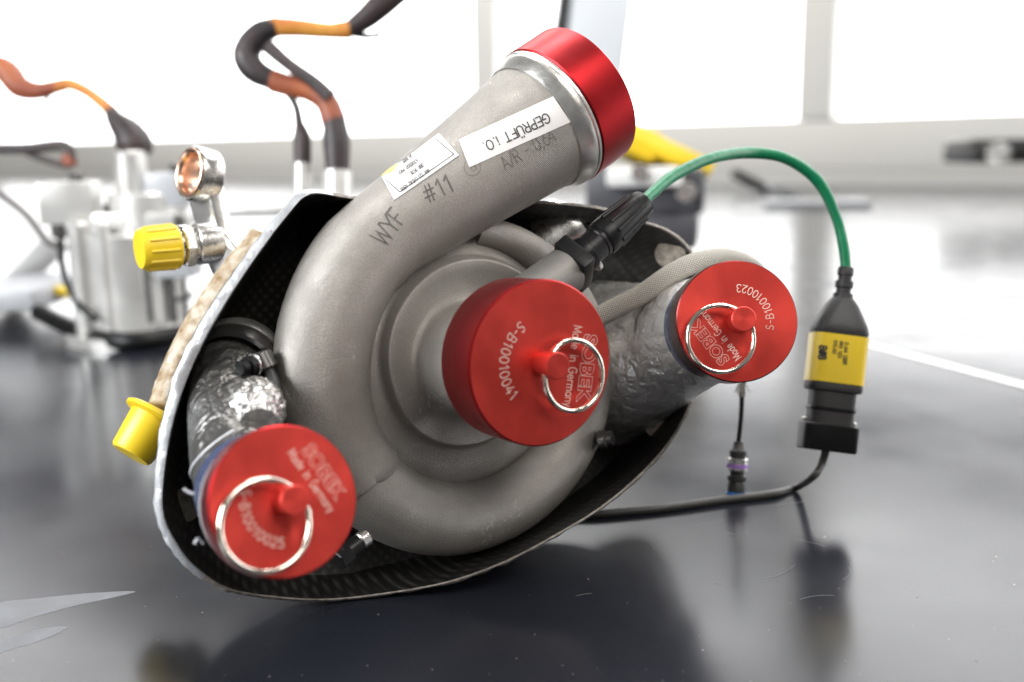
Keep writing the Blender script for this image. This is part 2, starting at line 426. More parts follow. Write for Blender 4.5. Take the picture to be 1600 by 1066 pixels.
O_ = lambda: [arc(.3, .5, .3, .5, 90, 449, 24)]
G = {
    '0': (.6, O_()), 'O': (.7, [arc(.36, .5, .36, .5, 90, 449, 26)]), '1': (.42, [[(.05, .76), (.3, 1), (.3, 0)]]),
    '2': (.6, [arc(.3, .7, .28, .3, 165, -35, 14) + [(0, 0), (.6, 0)]]),
    '3': (.6, [arc(.28, .75, .27, .25, 150, -90, 12) + arc(.28, .26, .3, .26, 90, -150, 14)[1:]]),
    '4': (.62, [[(.42, 1), (0, .3), (.62, .3)], [(.45, .6), (.45, 0)]]),
    '5': (.6, [[(.55, 1), (.08, 1), (.04, .55)] + arc(.27, .32, .32, .32, 130, -145, 16)]),
    '6': (.6, [[(.5, .98), (.2, .72)] + arc(.3, .3, .3, .3, 150, 510, 24)]),
    '7': (.56, [[(0, 1), (.56, 1), (.18, 0)]]),
    '8': (.6, [arc(.3, .75, .25, .25, 270, 629, 20), arc(.3, .25, .3, .25, 90, 449, 20)]),
    '9': (.6, [arc(.3, .7, .3, .3, -30, 330, 24) + [(.4, .28), (.1, .02)]]),
    'S': (.58, [arc(.3, .74, .27, .26, 40, 250, 12) + arc(.29, .25, .29, .25, 80, -145, 14)]),
    'B': (.6, [[(0, 0), (0, 1), (.3, 1)] + arc(.3, .76, .25, .24, 90, -90, 10)[1:] + arc(.32, .26, .28, .26, 90, -90, 12)[1:] + [(0, 0)], [(0, .52), (.3, .52)]]),
    '-': (.5, [[(.06, .45), (.44, .45)]]), ' ': (.4, []), '.': (.18, [[(.06, 0), (.06, .09)]]), ',': (.22, [[(.12, .1), (.02, -.16)]]), '/': (.5, [[(0, -.1), (.5, 1.05)]]),
    'M': (.8, [[(0, 0), (.06, 1), (.4, .15), (.74, 1), (.8, 0)]]), 'W': (1.0, [[(0, 1), (.25, 0), (.5, .85), (.75, 0), (1, 1)]]),
    'Y': (.7, [[(0, 1), (.35, .48), (.7, 1)], [(.35, .48), (.35, 0)]]), 'F': (.55, [[(.55, 1), (0, 1), (0, 0)], [(0, .5), (.45, .5)]]),
    '#': (.8, [[(.22, 0), (.36, 1)], [(.5, 0), (.64, 1)], [(.02, .33), (.74, .33)], [(.08, .67), (.8, .67)]]),
    'G': (.72, [arc(.37, .5, .37, .5, 45, 360, 24) + [(.4, .5)]]), 'E': (.55, [[(.55, 1), (0, 1), (0, 0), (.55, 0)], [(0, .52), (.46, .52)]]),
    'P': (.56, [[(0, 0), (0, 1), (.28, 1)] + arc(.28, .74, .28, .26, 90, -90, 10)[1:] + [(0, .48)]]),
    'R': (.6, [[(0, 0), (0, 1), (.28, 1)] + arc(.28, .74, .28, .26, 90, -90, 10)[1:] + [(0, .48)], [(.3, .48), (.6, 0)]]),
    'U': (.64, [[(0, 1), (0, .32)] + arc(.32, .32, .32, .32, 180, 360, 12)[1:] + [(.64, 1)]]),
    'T': (.62, [[(0, 1), (.62, 1)], [(.31, 1), (.31, 0)]]), 'X': (.6, [[(0, 0), (.6, 1)], [(0, 1), (.6, 0)]]),
    'A': (.7, [[(0, 0), (.35, 1), (.7, 0)], [(.12, .34), (.58, .34)]]), 'D': (.64, [[(0, 0), (0, 1), (.2, 1)] + arc(.2, .5, .44, .5, 90, -90, 14)[1:] + [(0, 0)]]),
    'a': (.5, [arc(.24, .3, .24, .3, 20, 340, 18), [(.48, .62), (.48, 0)]]), 'd': (.5, [arc(.24, .3, .24, .3, 20, 340, 18), [(.48, 1), (.48, 0)]]),
    'e': (.52, [[(.02, .32), (.5, .32)] + arc(.26, .3, .25, .3, 10, 320, 18)]), 'i': (.12, [[(.06, .62), (.06, 0)], [(.06, .82), (.06, .92)]]),
    'n': (.46, [[(0, .62), (0, 0)], [(0, .38)] + arc(.23, .38, .23, .24, 180, 0, 10)[1:] + [(.46, 0)]]),
    'r': (.32, [[(0, .62), (0, 0)], [(0, .36)] + arc(.22, .36, .22, .25, 180, 60, 8)[1:]]),
    'm': (.78, [[(0, .62), (0, 0)], [(0, .4)] + arc(.195, .4, .195, .22, 180, 0, 8)[1:] + [(.39, 0)], [(.39, .4)] + arc(.585, .4, .195, .22, 180, 0, 8)[1:] + [(.78, 0)]]),
    'y': (.46, [[(0, .62), (.23, .02)], [(.46, .62), (.14, -.28)]]),
}
G['Ü'] = (.64, G['U'][1] + [[(.2, 1.16), (.2, 1.28)], [(.44, 1.16), (.44, 1.28)]])


def text_strokes(s, h, gap=.22):
    """list of strokes in 2-D, baseline from x=0; returns strokes, width"""
    x = 0; out = []
    for ch in s:
        w, st = G[ch]
        for p in st: out.append([((x + a) * h, b * h) for a, b in p])
        x += w + gap
    return out, (x - gap) * h


def resample(p, step):
    out = [p[0]]
    for i in range(1, len(p)):
        a, b = p[i - 1], p[i]; L = math.hypot(b[0] - a[0], b[1] - a[1]); n = max(1, int(L / step + .5))
        for k in range(1, n + 1): out.append((a[0] + (b[0] - a[0]) * k / n, a[1] + (b[1] - a[1]) * k / n))
    return out


def ribbon(p, w, closed=False):
    """mitred ribbon about a 2-D polyline: pairs of points"""
    n = len(p); L = []; Rr = []
    for i in range(n):
        a = p[max(i - 1, 0)]; c = p[min(i + 1, n - 1)]; b = p[i]
        d1 = V((b[0] - a[0], b[1] - a[1])); d2 = V((c[0] - b[0], c[1] - b[1]))
        if d1.length < 1e-9: d1 = d2
        if d2.length < 1e-9: d2 = d1
        if d1.length < 1e-9: d1 = d2 = V((1, 0))
        d1 = d1.normalized(); d2 = d2.normalized(); t = d1 + d2
        if t.length < 0.3: t = d1
        t = t.normalized(); k = 1 / max(0.45, t.dot(d1)); nn = V((-t.y, t.x)) * (w / 2 * k)
        if i == 0: b = (b[0] - d1.x * w / 3, b[1] - d1.y * w / 3)
        if i == n - 1: b = (b[0] + d2.x * w / 3, b[1] + d2.y * w / 3)
        L.append((b[0] + nn.x, b[1] + nn.y)); Rr.append((b[0] - nn.x, b[1] - nn.y))
    return L, Rr


def strokes_geo(strokes, w, mapf, step):
    """mapf(x, y, k) -> 3-D point for stroke number k"""
    vs, fs = [], []
    for k, st in enumerate(strokes):
        st = resample(st, step); L, R_ = ribbon(st, w); b = len(vs)
        for l, r in zip(L, R_): vs.append(mapf(l[0], l[1], k)); vs.append(mapf(r[0], r[1], k))
        for i in range(len(st) - 1): fs.append([b + 2 * i, b + 2 * i + 1, b + 2 * i + 3, b + 2 * i + 2])
    return vs, fs, None


def bvh_of(geos):
    g = join(*geos); return BVHTree.FromPolygons([tuple(v) for v in g[0]], g[1])


def decal_map(bvh, lift):
    def f(x, y, k=0):
        r = ray(x, y).normalized(); loc, nrm, i, d = bvh.ray_cast(CAM, r)
        if loc is None: raise ValueError('decal misses at %s %s' % (x, y))
        if nrm.dot(r) > 0: nrm = -nrm
        return loc + nrm * (lift + 0.00003 * (k % 4))
    return f


def px_text(s, origin, e, h, w, bvh, lift, name, mat, parent, gap=.22, sx=1.0):
    st, wd = text_strokes(s, h, gap); e = V(e).normalized(); up = V((e.y, -e.x)); mf = decal_map(bvh, lift)
    f = lambda x, y, k: mf(origin[0] + e.x * x * sx + up.x * y, origin[1] + e.y * x * sx + up.y * y, k)
    return obj(name, strokes_geo(st, w, f, 4), mat, parent, smooth=False)


def px_quad(c, bvh, lift, name, mat, parent, n=24, m=8, th=0.0003):
    """sticker: quad with corners c (px) wrapped on a surface, with its own thickness"""
    mt, mb = decal_map(bvh, lift + th), decal_map(bvh, lift); vs, fs = [], []
    for mf in (mt, mb):
        for i in range(n + 1):
            for j in range(m + 1):
                s, t = i / n, j / m
                x = (c[0][0] * (1 - s) + c[1][0] * s) * (1 - t) + (c[3][0] * (1 - s) + c[2][0] * s) * t
                y = (c[0][1] * (1 - s) + c[1][1] * s) * (1 - t) + (c[3][1] * (1 - s) + c[2][1] * s) * t
                vs.append(mf(x, y))
    W_ = m + 1; K = (n + 1) * W_
    for i in range(n):
        for j in range(m):
            a = i * W_ + j; fs.append([a, a + W_, a + W_ + 1, a + 1]); fs.append([K + a, K + a + 1, K + a + W_ + 1, K + a + W_])
    for i in range(n):
        for j in (0, m): a = i * W_ + j; fs.append([a, a + W_, K + a + W_, K + a])
    for j in range(m):
        for i in (0, n): a = i * W_ + j; fs.append([a, a + 1, K + a + 1, K + a])
    return obj(name, (vs, fs, None), mat, parent, fixn=True)


# ------------------------------------------------------------------ setting
ca = V((0.8, -0.6, 0)); cn = V((0.6, 0.8, 0))          # along the window wall, and out through it
WO = V((0, 7.0, 0)); ZV = V((0, 0, 1))


def wall_s(px):
    r = ray(px, 231); t = WO.dot(cn) / (V((r.x, r.y, 0)).dot(cn)); p = V((r.x * t, r.y * t, 0)); return (p - WO).dot(ca)


def wbox(s0, s1, z0, z1, th=0.12, off=0.0, bev=0.006):
    return box(WO + ca * ((s0 + s1) / 2) + cn * (off + th / 2) + ZV * ((z0 + z1) / 2), ca, cn, ZV, s1 - s0, th, z1 - z0, bev)


S0, S1 = -12.0, 9.0
ZSILL = H + 0.13
floor = struct(obj('floor', prism([(-16, -6), (16, -6), (16, 20), (-16, 20)], -0.95, -0.9), M['floor'], smooth=False))
m1, m2 = wall_s(762), wall_s(1272)
bay = m2 - m1
frames = [S0 + 0.1, m1 - 7.2, m1, m2, m2 + bay, m2 + 2 * bay, S1 - 0.1]
TOP = [2.35, 2.35, 1.25, 1.02, 1.02, 1.02]               # head of the lower window in each bay
LOW = [4.5, 4.5, 2.5, 1.8, 1.8, 1.8]                # sill of the upper window in each bay
wall = struct(obj('window_wall', wbox(S0, S1, -0.9, ZSILL - 0.28), M['wall'], smooth=False))
obj('window_sill', wbox(S0, S1, ZSILL - 0.278, ZSILL - 0.002, 0.125, -0.004), M['cream'], wall)
obj('upper_wall', wbox(S0, S1, 4.602, 5.2), M['wall'], wall)
for i, s in enumerate(frames):
    obj('window_frame', wbox(s - 0.1, s + 0.1, ZSILL, 4.6, 0.16, -0.02), M['cream'], wall)
    if i:
        a_, b_ = frames[i - 1] + 0.101, s - 0.101
        obj('lintel_panel', wbox(a_, b_, TOP[i - 1], LOW[i - 1], 0.10, 0.0), M['lintel'], wall)
        obj('window_pane', wbox(a_, b_, ZSILL, TOP[i - 1] - .002, 0.012, 0.03, 0), M['pane'], wall, smooth=False)
        obj('window_pane', wbox(a_, b_, LOW[i - 1] + .002, 4.598, 0.012, 0.03, 0), M['pane'], wall, smooth=False)
sky = struct(obj('sky', box(WO + cn * 3.0 + ZV * 4.0, ca, cn, ZV, 40, 0.05, 14, 0), M['sky'], smooth=False))

table = thing('table', 'long black glossy workshop table with pale joint strips and scratches', 'table', (0, 1.5, -0.9))
far = [WO + ca * s - cn * 0.25 for s in (-6.5, 5.5)]
edge = [(-3.2, -0.9), (4.6, -0.9), (far[1].x, far[1].y), (far[0].x, far[0].y), (-3.2, 5.0)]
obj('table_top', prism(edge, -0.04, 0.0), M['table'], table, smooth=False)
for x, y in ((-2.9, -0.6), (4.2, -0.6), (-2.9, 4.6), (3.9, 3.4)):
    obj('leg', box(V((x, y, -0.47)), V((1, 0, 0)), V((0, 1, 0)), ZV, 0.07, 0.07, 0.86, 0.004), M['alu'], table)


def dense(pts3, n=5):
    N_ = len(pts3); out = []
    for i in range(N_):
        p0, p1, p2, p3 = pts3[i - 1], pts3[i], pts3[(i + 1) % N_], pts3[(i + 2) % N_]
        for k in range(n):
            t = k / n
            out.append(0.5 * ((2 * p1) + (p2 - p0) * t + (2 * p0 - 5 * p1 + 4 * p2 - p3) * t * t + (3 * p1 - p0 - 3 * p2 + p3) * t ** 3))
    return out


def strip_on_table(pa, pb, w, z=0.0006, ext=(0, 0)):
    a, b = on_table(*pa), on_table(*pb); d = (b - a).normalized(); n = V((-d.y, d.x, 0)) * (w / 2); a = a - d * ext[0]; b = b + d * ext[1]
    return prism([(a - n)[:2], (b - n)[:2], (b + n)[:2], (a + n)[:2]], 0.0004, z)


obj('joint_strip', strip_on_table((1345, 536), (1600, 603), 0.016, ext=(0.02, 0.3)), M['strip'], table, smooth=False)
obj('joint_strip', strip_on_table((1250, 452), (1600, 398), 0.008, ext=(0.0, 0.5)), M['pale_streak'], table, smooth=False)


def flat_patch(pts):
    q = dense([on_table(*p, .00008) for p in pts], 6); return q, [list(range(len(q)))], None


# hair scratches and dust: too many to count
sg, dg_ = [], []
for k in range(11):
    x, y = random.gauss(1150, 150), random.gauss(880, 60); a = random.uniform(-.7, .7); L_ = random.uniform(12, 75); c_ = random.uniform(-.012, .012)
    pp = [(x + math.cos(a + c_ * t * 8) * L_ * t / 8, y + math.sin(a + c_ * t * 8) * L_ * t / 8 * .5) for t in range(9)]
    q = [on_table(*p, .0002) for p in pp]; L__, R__ = ribbon([(p.x, p.y) for p in q], random.uniform(.00015, .0004))
    b_ = len(q); sg.append(([V((*l, .0002)) for l in L__] + [V((*r, .0002)) for r in R__], [[t, t + 1, b_ + t + 1, b_ + t] for t in range(b_ - 1)], None))
for k in range(120):
    x, y = random.uniform(0, 1600), 640 + 426 * math.sqrt(random.random()); p = on_table(x, y); r_ = random.uniform(.00014, .00034) * (2.0 if random.random() < .05 else 1)
    a = random.uniform(0, 6); e_ = random.uniform(.4, 1)
    dg_.append(([p + V((math.cos(a) * r_, math.sin(a) * r_, .0001)), p + V((-math.sin(a) * r_ * e_, math.cos(a) * r_ * e_, .0001)), p + V((-math.cos(a) * r_, -math.sin(a) * r_, .0001)), p + V((math.sin(a) * r_ * e_, -math.cos(a) * r_ * e_, .0001)), p + V((0, 0, .0001 + r_))],
                [[0, 1, 4], [1, 2, 4], [2, 3, 4], [3, 0, 4]], None))
o_ = obj('scratches', join(*sg), M['pale_streak'], table, smooth=False); o_['kind'] = 'stuff'
o_ = obj('dust', join(*dg_), M['dust'], table, smooth=False); o_['kind'] = 'stuff'
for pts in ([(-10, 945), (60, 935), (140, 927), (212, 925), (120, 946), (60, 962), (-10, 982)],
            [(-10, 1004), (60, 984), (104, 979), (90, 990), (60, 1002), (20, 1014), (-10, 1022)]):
    obj('pale_streak', flat_patch(pts), M['pale_streak'], table, smooth=False)  # flat pale streaks laid on the table top

# ------------------------------------------------------------------ turbocharger
AX = cv(.52, -.08, -.85).normalized()
UX = (Rt - AX * Rt.dot(AX)).normalized(); VX = AX.cross(UX)
VC = P(718, 558, .53)
turbo = thing('turbocharger', 'grey cast turbocharger in a black carbon heat shield standing on the table', 'turbocharger', on_table(560, 930))


def TP(a, b, c=0): return VC + UX * a + VX * b + AX * c


# volute: spiral tube then straight outlet
keys = [(442, 67, 7.5), (405, 71.5, 10.5), (365, 81, 14), (325, 88.5, 17), (270, 88, 20), (225, 82, 22), (180, 76.5, 23.5), (150, 75.5, 23), (100, 80, 23)]


def lerp_keys(th):
    for (t0, a0, b0), (t1, a1, b1) in zip(keys, keys[1:]):
        if t1 <= th <= t0:
            f = (t0 - th) / (t0 - t1); return a0 + (a1 - a0) * f, b0 + (b1 - b0) * f


CE = on_plane(838, 199, VC, AX)
ex, ey = (CE - VC).dot(UX) * 1000, (CE - VC).dot(VX) * 1000


def off_line(t):
    R_, _ = lerp_keys(t); c, s_ = math.cos(math.radians(t)), math.sin(math.radians(t)); dx, dy = ex - R_ * c, ey - R_ * s_
    return abs(math.atan2(dy, dx) - math.atan2(-c, s_))


TH0 = min([100 + .25 * i for i in range(240)], key=off_line)
ths = sorted([442 - (442 - TH0) * i / 72 for i in range(71)] + [TH0, 224.05, 223.95], reverse=True)[:73]; ths[-1] = TH0
raw = [lerp_keys(t) for t in ths]
sm = []
for i in range(73):
    ws = [(raw[min(72, max(0, i + k))], 1.0 / (1 + k * k / 9)) for k in range(-6, 7)]; tw = sum(w for _, w in ws)
    sm.append((sum(r[0] * w for r, w in ws) / tw, sum(r[1] * w for r, w in ws) / tw))
vp, vr = [], []
for t, (a, b) in zip(ths, sm):
    c, s_ = math.cos(math.radians(t)), math.sin(math.radians(t)); vp.append(TP(a * c / 1000, a * s_ / 1000)); vr.append((b + (.7 if t < 224 else -1.2 * max(0, 1 - abs(t - 224) / 70))) / 1000)
base = vp[-1]; rb = vr[-1]; LCONE = (CE - base).length; tdir = (CE - base).normalized()
for i in range(1, 29):
    f = i / 28; vp.append(base + tdir * (LCONE * f)); vr.append(rb + (0.0360 - rb) * (f ** 1.1))
volute_g = tube(vp, vr, 72, 0)
volute = obj('compressor_housing', volute_g, M['cast'], turbo, ang=60)
# hub: backplate, ring, step, throat
hub_g = lathe([(.078, -.014), (.072, -.002), (.066, .002), (.058, .0036), (.0500, .0050), (.0484, .0058), (.0474, .0078), (.0462, .0125), (.0456, .0133), (.0448, .0134), (.0420, .0122), (.0385, .0112), (.0350, .0108), (.0320, .0118), (.0298, .0145), (.0284, .020), (.0276, .028), (.0272, .040), (.0272, .064)], VC, AX, 144)
for v in hub_g[0]:                                   # the raised plate winds outwards towards the sensor boss
    q = v - VC; a_, b_, c_ = q.dot(UX), q.dot(VX), q.dot(AX); r_ = math.hypot(a_, b_)
    if .0335 < r_ < .056:
        th = (math.degrees(math.atan2(b_, a_)) + 360) % 360
        if th < 30: th = 30
        g_ = 1.19 - .19 * max(0, min(1, (th - 45) / 150)); low = max(0, min(1, (th - 200) / 45))
        if th > 300: low = max(0, (360 - th) / 60); g_ = 1 + .19 * (1 - low)
        k_ = min(1, (r_ - .0335) / .010); f_ = 1 + (g_ - 1) * k_
        c2_ = c_ - low * max(0, (c_ - .0062) * .55) * k_
        v += (UX * a_ + VX * b_) * (f_ - 1) + AX * (c2_ - c_)
hub = obj('inlet_hub', hub_g, M['cast'], turbo, ang=50)
obj('inlet_collar', lathe([(.0270, .060), (.0315, .0605), (.032, .062), (.032, .070), (.0270, .0705)], VC, AX, 72), M['cast_dark'], turbo)
# outlet flange
obj('outlet_flange', lathe([(.0352, -.0025), (.0364, -.0022), (.0374, -.0006), (.0393, .0034), (.0398, .0048), (.0398, .0066), (.0394, .0070), (.0394, .0075), (.0401, .0080), (.0402, .0093), (.039, .0096), (0, .0097)], CE, tdir, 96), M['dullsteel'], turbo)
# sensor boss
b0, b1 = P(806, 482, .506), P(887, 421, .525)
boss_g = join(lathe([(.0165, -.012), (.0135, .006), (.0130, .014), (.0126, .026), (.0126, (b1 - b0).length - .001), (.0118, (b1 - b0).length), (0, (b1 - b0).length)], b0, b1 - b0, 48))
obj('sensor_boss', boss_g, M['cast_dark'], turbo)

# heat shield: contours drawn on planes square to the turbo axis
OUT = [(480, 297), (440, 330), (385, 400), (330, 480), (285, 560), (258, 640), (245, 720), (243, 800), (262, 852), (295, 890), (345, 921), (400, 933), (500, 940), (600, 930), (700, 912), (790, 880), (870, 838), (940, 795), (1000, 745), (1045, 695), (1075, 645), (1092, 600), (1105, 540), (1106, 470), (1085, 400), (1050, 362), (1000, 343), (930, 322), (830, 314), (720, 312), (620, 310), (545, 306)]
WID = [9, 12, 14, 17, 20, 19, 16, 13, 14, 11, 8, 6, 5, 4, 4, 4, 4, 4, 4, 4, 4, 4, 4, 4, 5, 6, 6, 6, 5, 5, 5, 6]
ctr = V((680, 600))


def ring_px(k):
    r = []
    for (x, y), w in zip(OUT, WID):
        d = (ctr - V((x, y))).normalized(); r.append(V((x, y)) + d * (w * k))
    return r


RIMPT = VC - AX * 0.004
LIFT = {(400, 933): .012, (500, 940): .0012, (600, 930): .002, (700, 912): .008, (790, 880): .017, (870, 838): .027, (940, 795): .037, (1000, 745): .047, (1045, 695): .058, (1075, 645): .072}


def rim_pt(p, o, k):
    q = on_plane(p.x, p.y, RIMPT + AX * (.001 * k), AX); z = LIFT.get(o, -1)
    return on_table(p.x, p.y, z + .0015 * k) if q.z < z else q


rim_o = dense([rim_pt(p, o, 0) for p, o in zip(ring_px(0), OUT)])
rim_i = dense([rim_pt(p, o, 1) for p, o in zip(ring_px(1), OUT)])
RC = on_plane(680, 600, RIMPT, AX)
NR = len(rim_o)
rough = [random.uniform(-1, 1) for _ in range(NR)]
rim_o = [p + (p - RC).normalized() * 0.0005 * r for p, r in zip(rim_o, rough)]


def shrink(ring, f, dz): return [RC + (p - RC) * f - AX * dz for p in ring]


def loft(rings, closed=True, fan=None, flip=False):
    vs = [v for r in rings for v in r]; fs = []; uv = []; n = len(rings[0])
    for i in range(len(rings) - 1):
        for j in range(n):
            k = (j + 1) % n; f = [i * n + j, i * n + k, (i + 1) * n + k, (i + 1) * n + j]
            fs.append(f)
    if fan is not None:
        c = len(vs); vs.append(fan); b = (len(rings) - 1) * n
        for j in range(n): fs.append([b + j, b + (j + 1) % n, c])
    for f in fs: uv.append([((vs[i] - RC).dot(UX) * 5, (vs[i] - RC).dot(VX) * 5) for i in f])
    return vs, fs, uv


base_i = dense([on_plane(p.x, p.y, RIMPT + AX * .001, AX) for p in ring_px(1)])
base_o = dense([on_plane(p.x, p.y, RIMPT, AX) for p in ring_px(0)])


def above(ring, z): return [V((p.x, p.y, max(p.z, z))) for p in ring]


def half(a, b, f): return [p.lerp(q, f) for p, q in zip(a, b)]


FLOOR_C = RC - AX * .052
inner = [rim_i, half(shrink(rim_i, .985, .006), shrink(base_i, .975, .010), .45), above(shrink(base_i, .945, .020), .0045), above(shrink(base_i, .895, .034), .046), above(shrink(base_i, .79, .046), .054), shrink(base_i, .5, .051)]
shield = obj('heat_shield', loft(inner, fan=FLOOR_C), M['carbon'], turbo, fixn=False)
outer = [rim_o, half(shrink(rim_o, .99, .007), shrink(base_o, .985, .012), .45), above(shrink(base_o, .957, .023), .0015), above(shrink(base_o, .908, .037), .043), above(shrink(base_o, .80, .050), .050), shrink(base_o, .5, .055)]
obj('outer_skin', loft(outer, fan=RC - AX * .056), M['carbon'], shield)
edge_g = loft([shrink(rim_o, 1.0005, .002), [a + AX * .0008 for a in rim_o], [a * .2 + b * .8 + AX * .0015 for a, b in zip(rim_o, rim_i)], rim_i])
sil = [k for k, f in enumerate(edge_g[1]) if min(v % NR for v in f) < 47 or min(v % NR for v in f) > 156]
for keep, m_ in ((sil, 'rim'), ([k for k in range(len(edge_g[1])) if k not in set(sil)], 'rimdark')):
    used = sorted({v for k in keep for v in edge_g[1][k]}); mp_i = {v: n for n, v in enumerate(used)}
    obj('trimmed_edge', ([edge_g[0][v] for v in used], [[mp_i[v] for v in edge_g[1][k]] for k in keep], [edge_g[2][k] for k in keep]), M[m_], shield, ang=70)
shield_bvh = bvh_of([loft(inner, fan=FLOOR_C)])


def disc_on(x, y, r, mat, sq=1.0):
    l, n, i, d = shield_bvh.ray_cast(CAM, ray(x, y).normalized())
    if n.dot(ray(x, y)) > 0: n = -n
    n = (n - ray(x, y).normalized() * 1.3).normalized(); l = l - ray(x, y).normalized() * .003
    obj('potted_insert', lathe([(r * .9, -.004), (r * 1.04, 0), (r, .0006), (r * .9, .0009), (0, .0009)], l, n, 40), mat, shield)


disc_on(1047, 397, .0092, M['insert']); disc_on(1028, 662, .0085, M['insert']); disc_on(289, 790, .008, M['insertdark'])

# left exhaust pipe (foil wrapped)
NL = cv(.52, .16, -.84).normalized()
LC = P(446, 783, .388)                                    # face centre of the lower left cap
lp = [LC - NL * .014, P(404, 772, .414), P(380, 735, .435), P(369, 680, .452), P(363, 625, .475), P(366, 565, .497)]
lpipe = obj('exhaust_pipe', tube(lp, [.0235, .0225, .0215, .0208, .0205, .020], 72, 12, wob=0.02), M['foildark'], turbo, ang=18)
ring_ax = (lp[0] - lp[1]).normalized()
obj('film_wrap', tube([lp[0].lerp(lp[1], .12), lp[1], P(392, 757, .422)], [.0275, .0250, .0240], 48, 8, caps=False, wob=0.012), M['film'], lpipe, ang=180)
obj('film_collar', lathe([(.0255, -.004), (.0289, -.0035), (.0292, -.0008), (.0286, 0), (.020, 0)], LC - NL * .0136, NL, 64), M['whitefilm'], lpipe)
for (x0, y0), (x1, y1), (x2, y2) in (((303, 772), (294, 769), (287, 764)), ((318, 850), (309, 842), (304, 850))):
    obj('loose_thread', tube([P(x0, y0, .398), P(x1, y1, .397), P(x2, y2, .396)], .00055, 8, 5), M['whitefilm'], lpipe)
for f0, rr_, a0_, a1_ in ((.30, .0225, 60, 200), (.55, .0219, 70, 210), (.42, .0222, 40, 170)):
    i0 = f0 * 4; k_ = int(i0); c_ = lp[k_].lerp(lp[k_ + 1], i0 - k_); n_ = (lp[k_ + 1] - lp[k_]).normalized(); x_, y_, _ = frame(n_, -Rt)
    obj('film_crease', tube([c_ + n_ * (.006 * math.sin(math.radians(a * 1.7))) + x_ * (rr_ * math.cos(math.radians(a - 110))) + y_ * (rr_ * math.sin(math.radians(a - 110))) for a in range(a0_, a1_, 10)], .0005, 6, 3), M['whitefilm'], lpipe)
# crinkled bright patch on the pipe
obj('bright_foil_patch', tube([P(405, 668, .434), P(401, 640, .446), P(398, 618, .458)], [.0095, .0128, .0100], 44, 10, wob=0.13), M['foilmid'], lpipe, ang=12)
# V-band clamp
cdir = (P(404, 505, .535) - P(360, 580, .495)).normalized()
co = P(373, 568, .490)
clamp = obj('band_clamp', lathe([(.0190, -.0055), (.0212, -.005), (.0217, -.001), (.0217, .001), (.0195, .0015)], co, cdir, 64), M['darksteel'], turbo)
obj('clamp_band', lathe([(.0195, .0016), (.0220, .0018), (.0226, .005), (.0212, .0090), (.0195, .0094)], co, cdir, 64), M['dullsteel'], clamp)
obj('bolt_barrel', cyl(P(403, 552, .470), P(417, 580, .470), .0062, seg=28, bev=.001), M['darksteel'], clamp)
obj('bolt', join(cyl(P(404, 569, .468), P(386, 574, .462), .0048, seg=28), cyl(P(386, 574, .462), P(374, 577, .458), .0036, seg=24, bev=.0008)), M['black'], clamp)
obj('bolt_washer', cyl(P(400, 570, .4665), P(396, 571, .4655), .0056, seg=28), M['steel'], clamp)
obj('strap', tube([P(418, 575, .470), P(428, 600, .462), P(432, 635, .455), P(438, 662, .450)], .0028, 12, 6), M['blackmatte'], clamp)
# turbine side casting glimpsed behind the clamp
tb0 = P(440, 540, .565)
obj('turbine_housing', lathe([(.052, -.03), (.050, -.01), (.044, .006), (.034, .018), (.02, .026), (0, .029)], tb0, (AX + cv(-.55, .25, 0)).normalized(), 64), M['cast'], turbo)
obj('lower_fitting', join(cyl(P(536, 868, .470), P(570, 842, .478), .0045, seg=24), cyl(P(528, 876, .468), P(545, 862, .472), .0053, seg=6)), M['black'], turbo)
obj('fitting_tip', cyl(P(562, 847, .475), P(574, 838, .478), .0042, seg=20), M['steel'], turbo)

# right pipe, foil wrapped
NRt = cv(.04, .07, -1).normalized()
RCc = P(1152, 502, .498)
rp = [RCc - NRt * .022, P(1112, 512, .545), P(1052, 534, .580), P(985, 556, .615), P(930, 572, .65)]
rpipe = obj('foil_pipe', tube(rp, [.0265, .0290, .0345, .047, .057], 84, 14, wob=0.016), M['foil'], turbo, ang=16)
obj('sticker_band', lathe([(.0272, -.008), (.0284, -.0078), (.0287, 0), (.0284, .0048), (.0268, .005)], rp[0].lerp(rp[1], .45), (rp[0] - rp[1]).normalized(), 64), M['film'], rpipe)
obj('steel_bulge', lathe([(.0, -.03), (.018, -.028), (.024, -.012), (.0215, 0), (.023, .004), (.022, .010), (.012, .018), (0, .02)], P(872, 372, .60), cv(.75, .6, .2), 48), M['steel'], turbo)
obj('hex_nut', lathe([(0, 0), (.0050, 0), (.0054, .0008), (.0054, .004), (.0042, .005), (.0042, .008), (0, .008)], P(936, 688, .56), cv(.9, .2, -.35), 24), M['darksteel'], turbo)

# writing and stickers on the outlet
cb = bvh_of([volute_g])
s1 = px_quad([(717, 219), (864, 151), (891, 191), (733, 262)], cb, .0001, 'test_sticker', M['paper'], turbo)
px_text('GEPRÜFT i.O.', (854, 177), (-.905, .425), 15, 2.0, cb, .0006, 'printed_text', M['ink'], s1, gap=.2, sx=.93)
s2 = px_quad([(597, 277), (686, 209), (717, 243), (616, 313)], cb, .0001, 'barcode_sticker', M['paper'], turbo)
mf = decal_map(cb, .0006)
fr = [[(683, 216), (711, 240), (627, 302), (601, 283)]]
obj('printed_border', strokes_geo([[(681, 218), (709, 242), (625, 301), (602, 281)]], 1.2, lambda x, y, k: mf(x, y, k), 4), M['ink'], s2, smooth=False)
for tx, og, hh in (('9RX 123 015.82 A500', (669, 264), 5.5), ('DBR 3578', (660, 256), 5.5), ('6705500-9901', (651, 249), 5.5), ('SN 0009', (643, 243), 4.5)):
    tx = tx.replace('N', 'A')
    px_text(tx, og, (-.81, .585), hh, 1.0, cb, .0006, 'printed_text', M['ink'], s2, gap=.2, sx=.72)
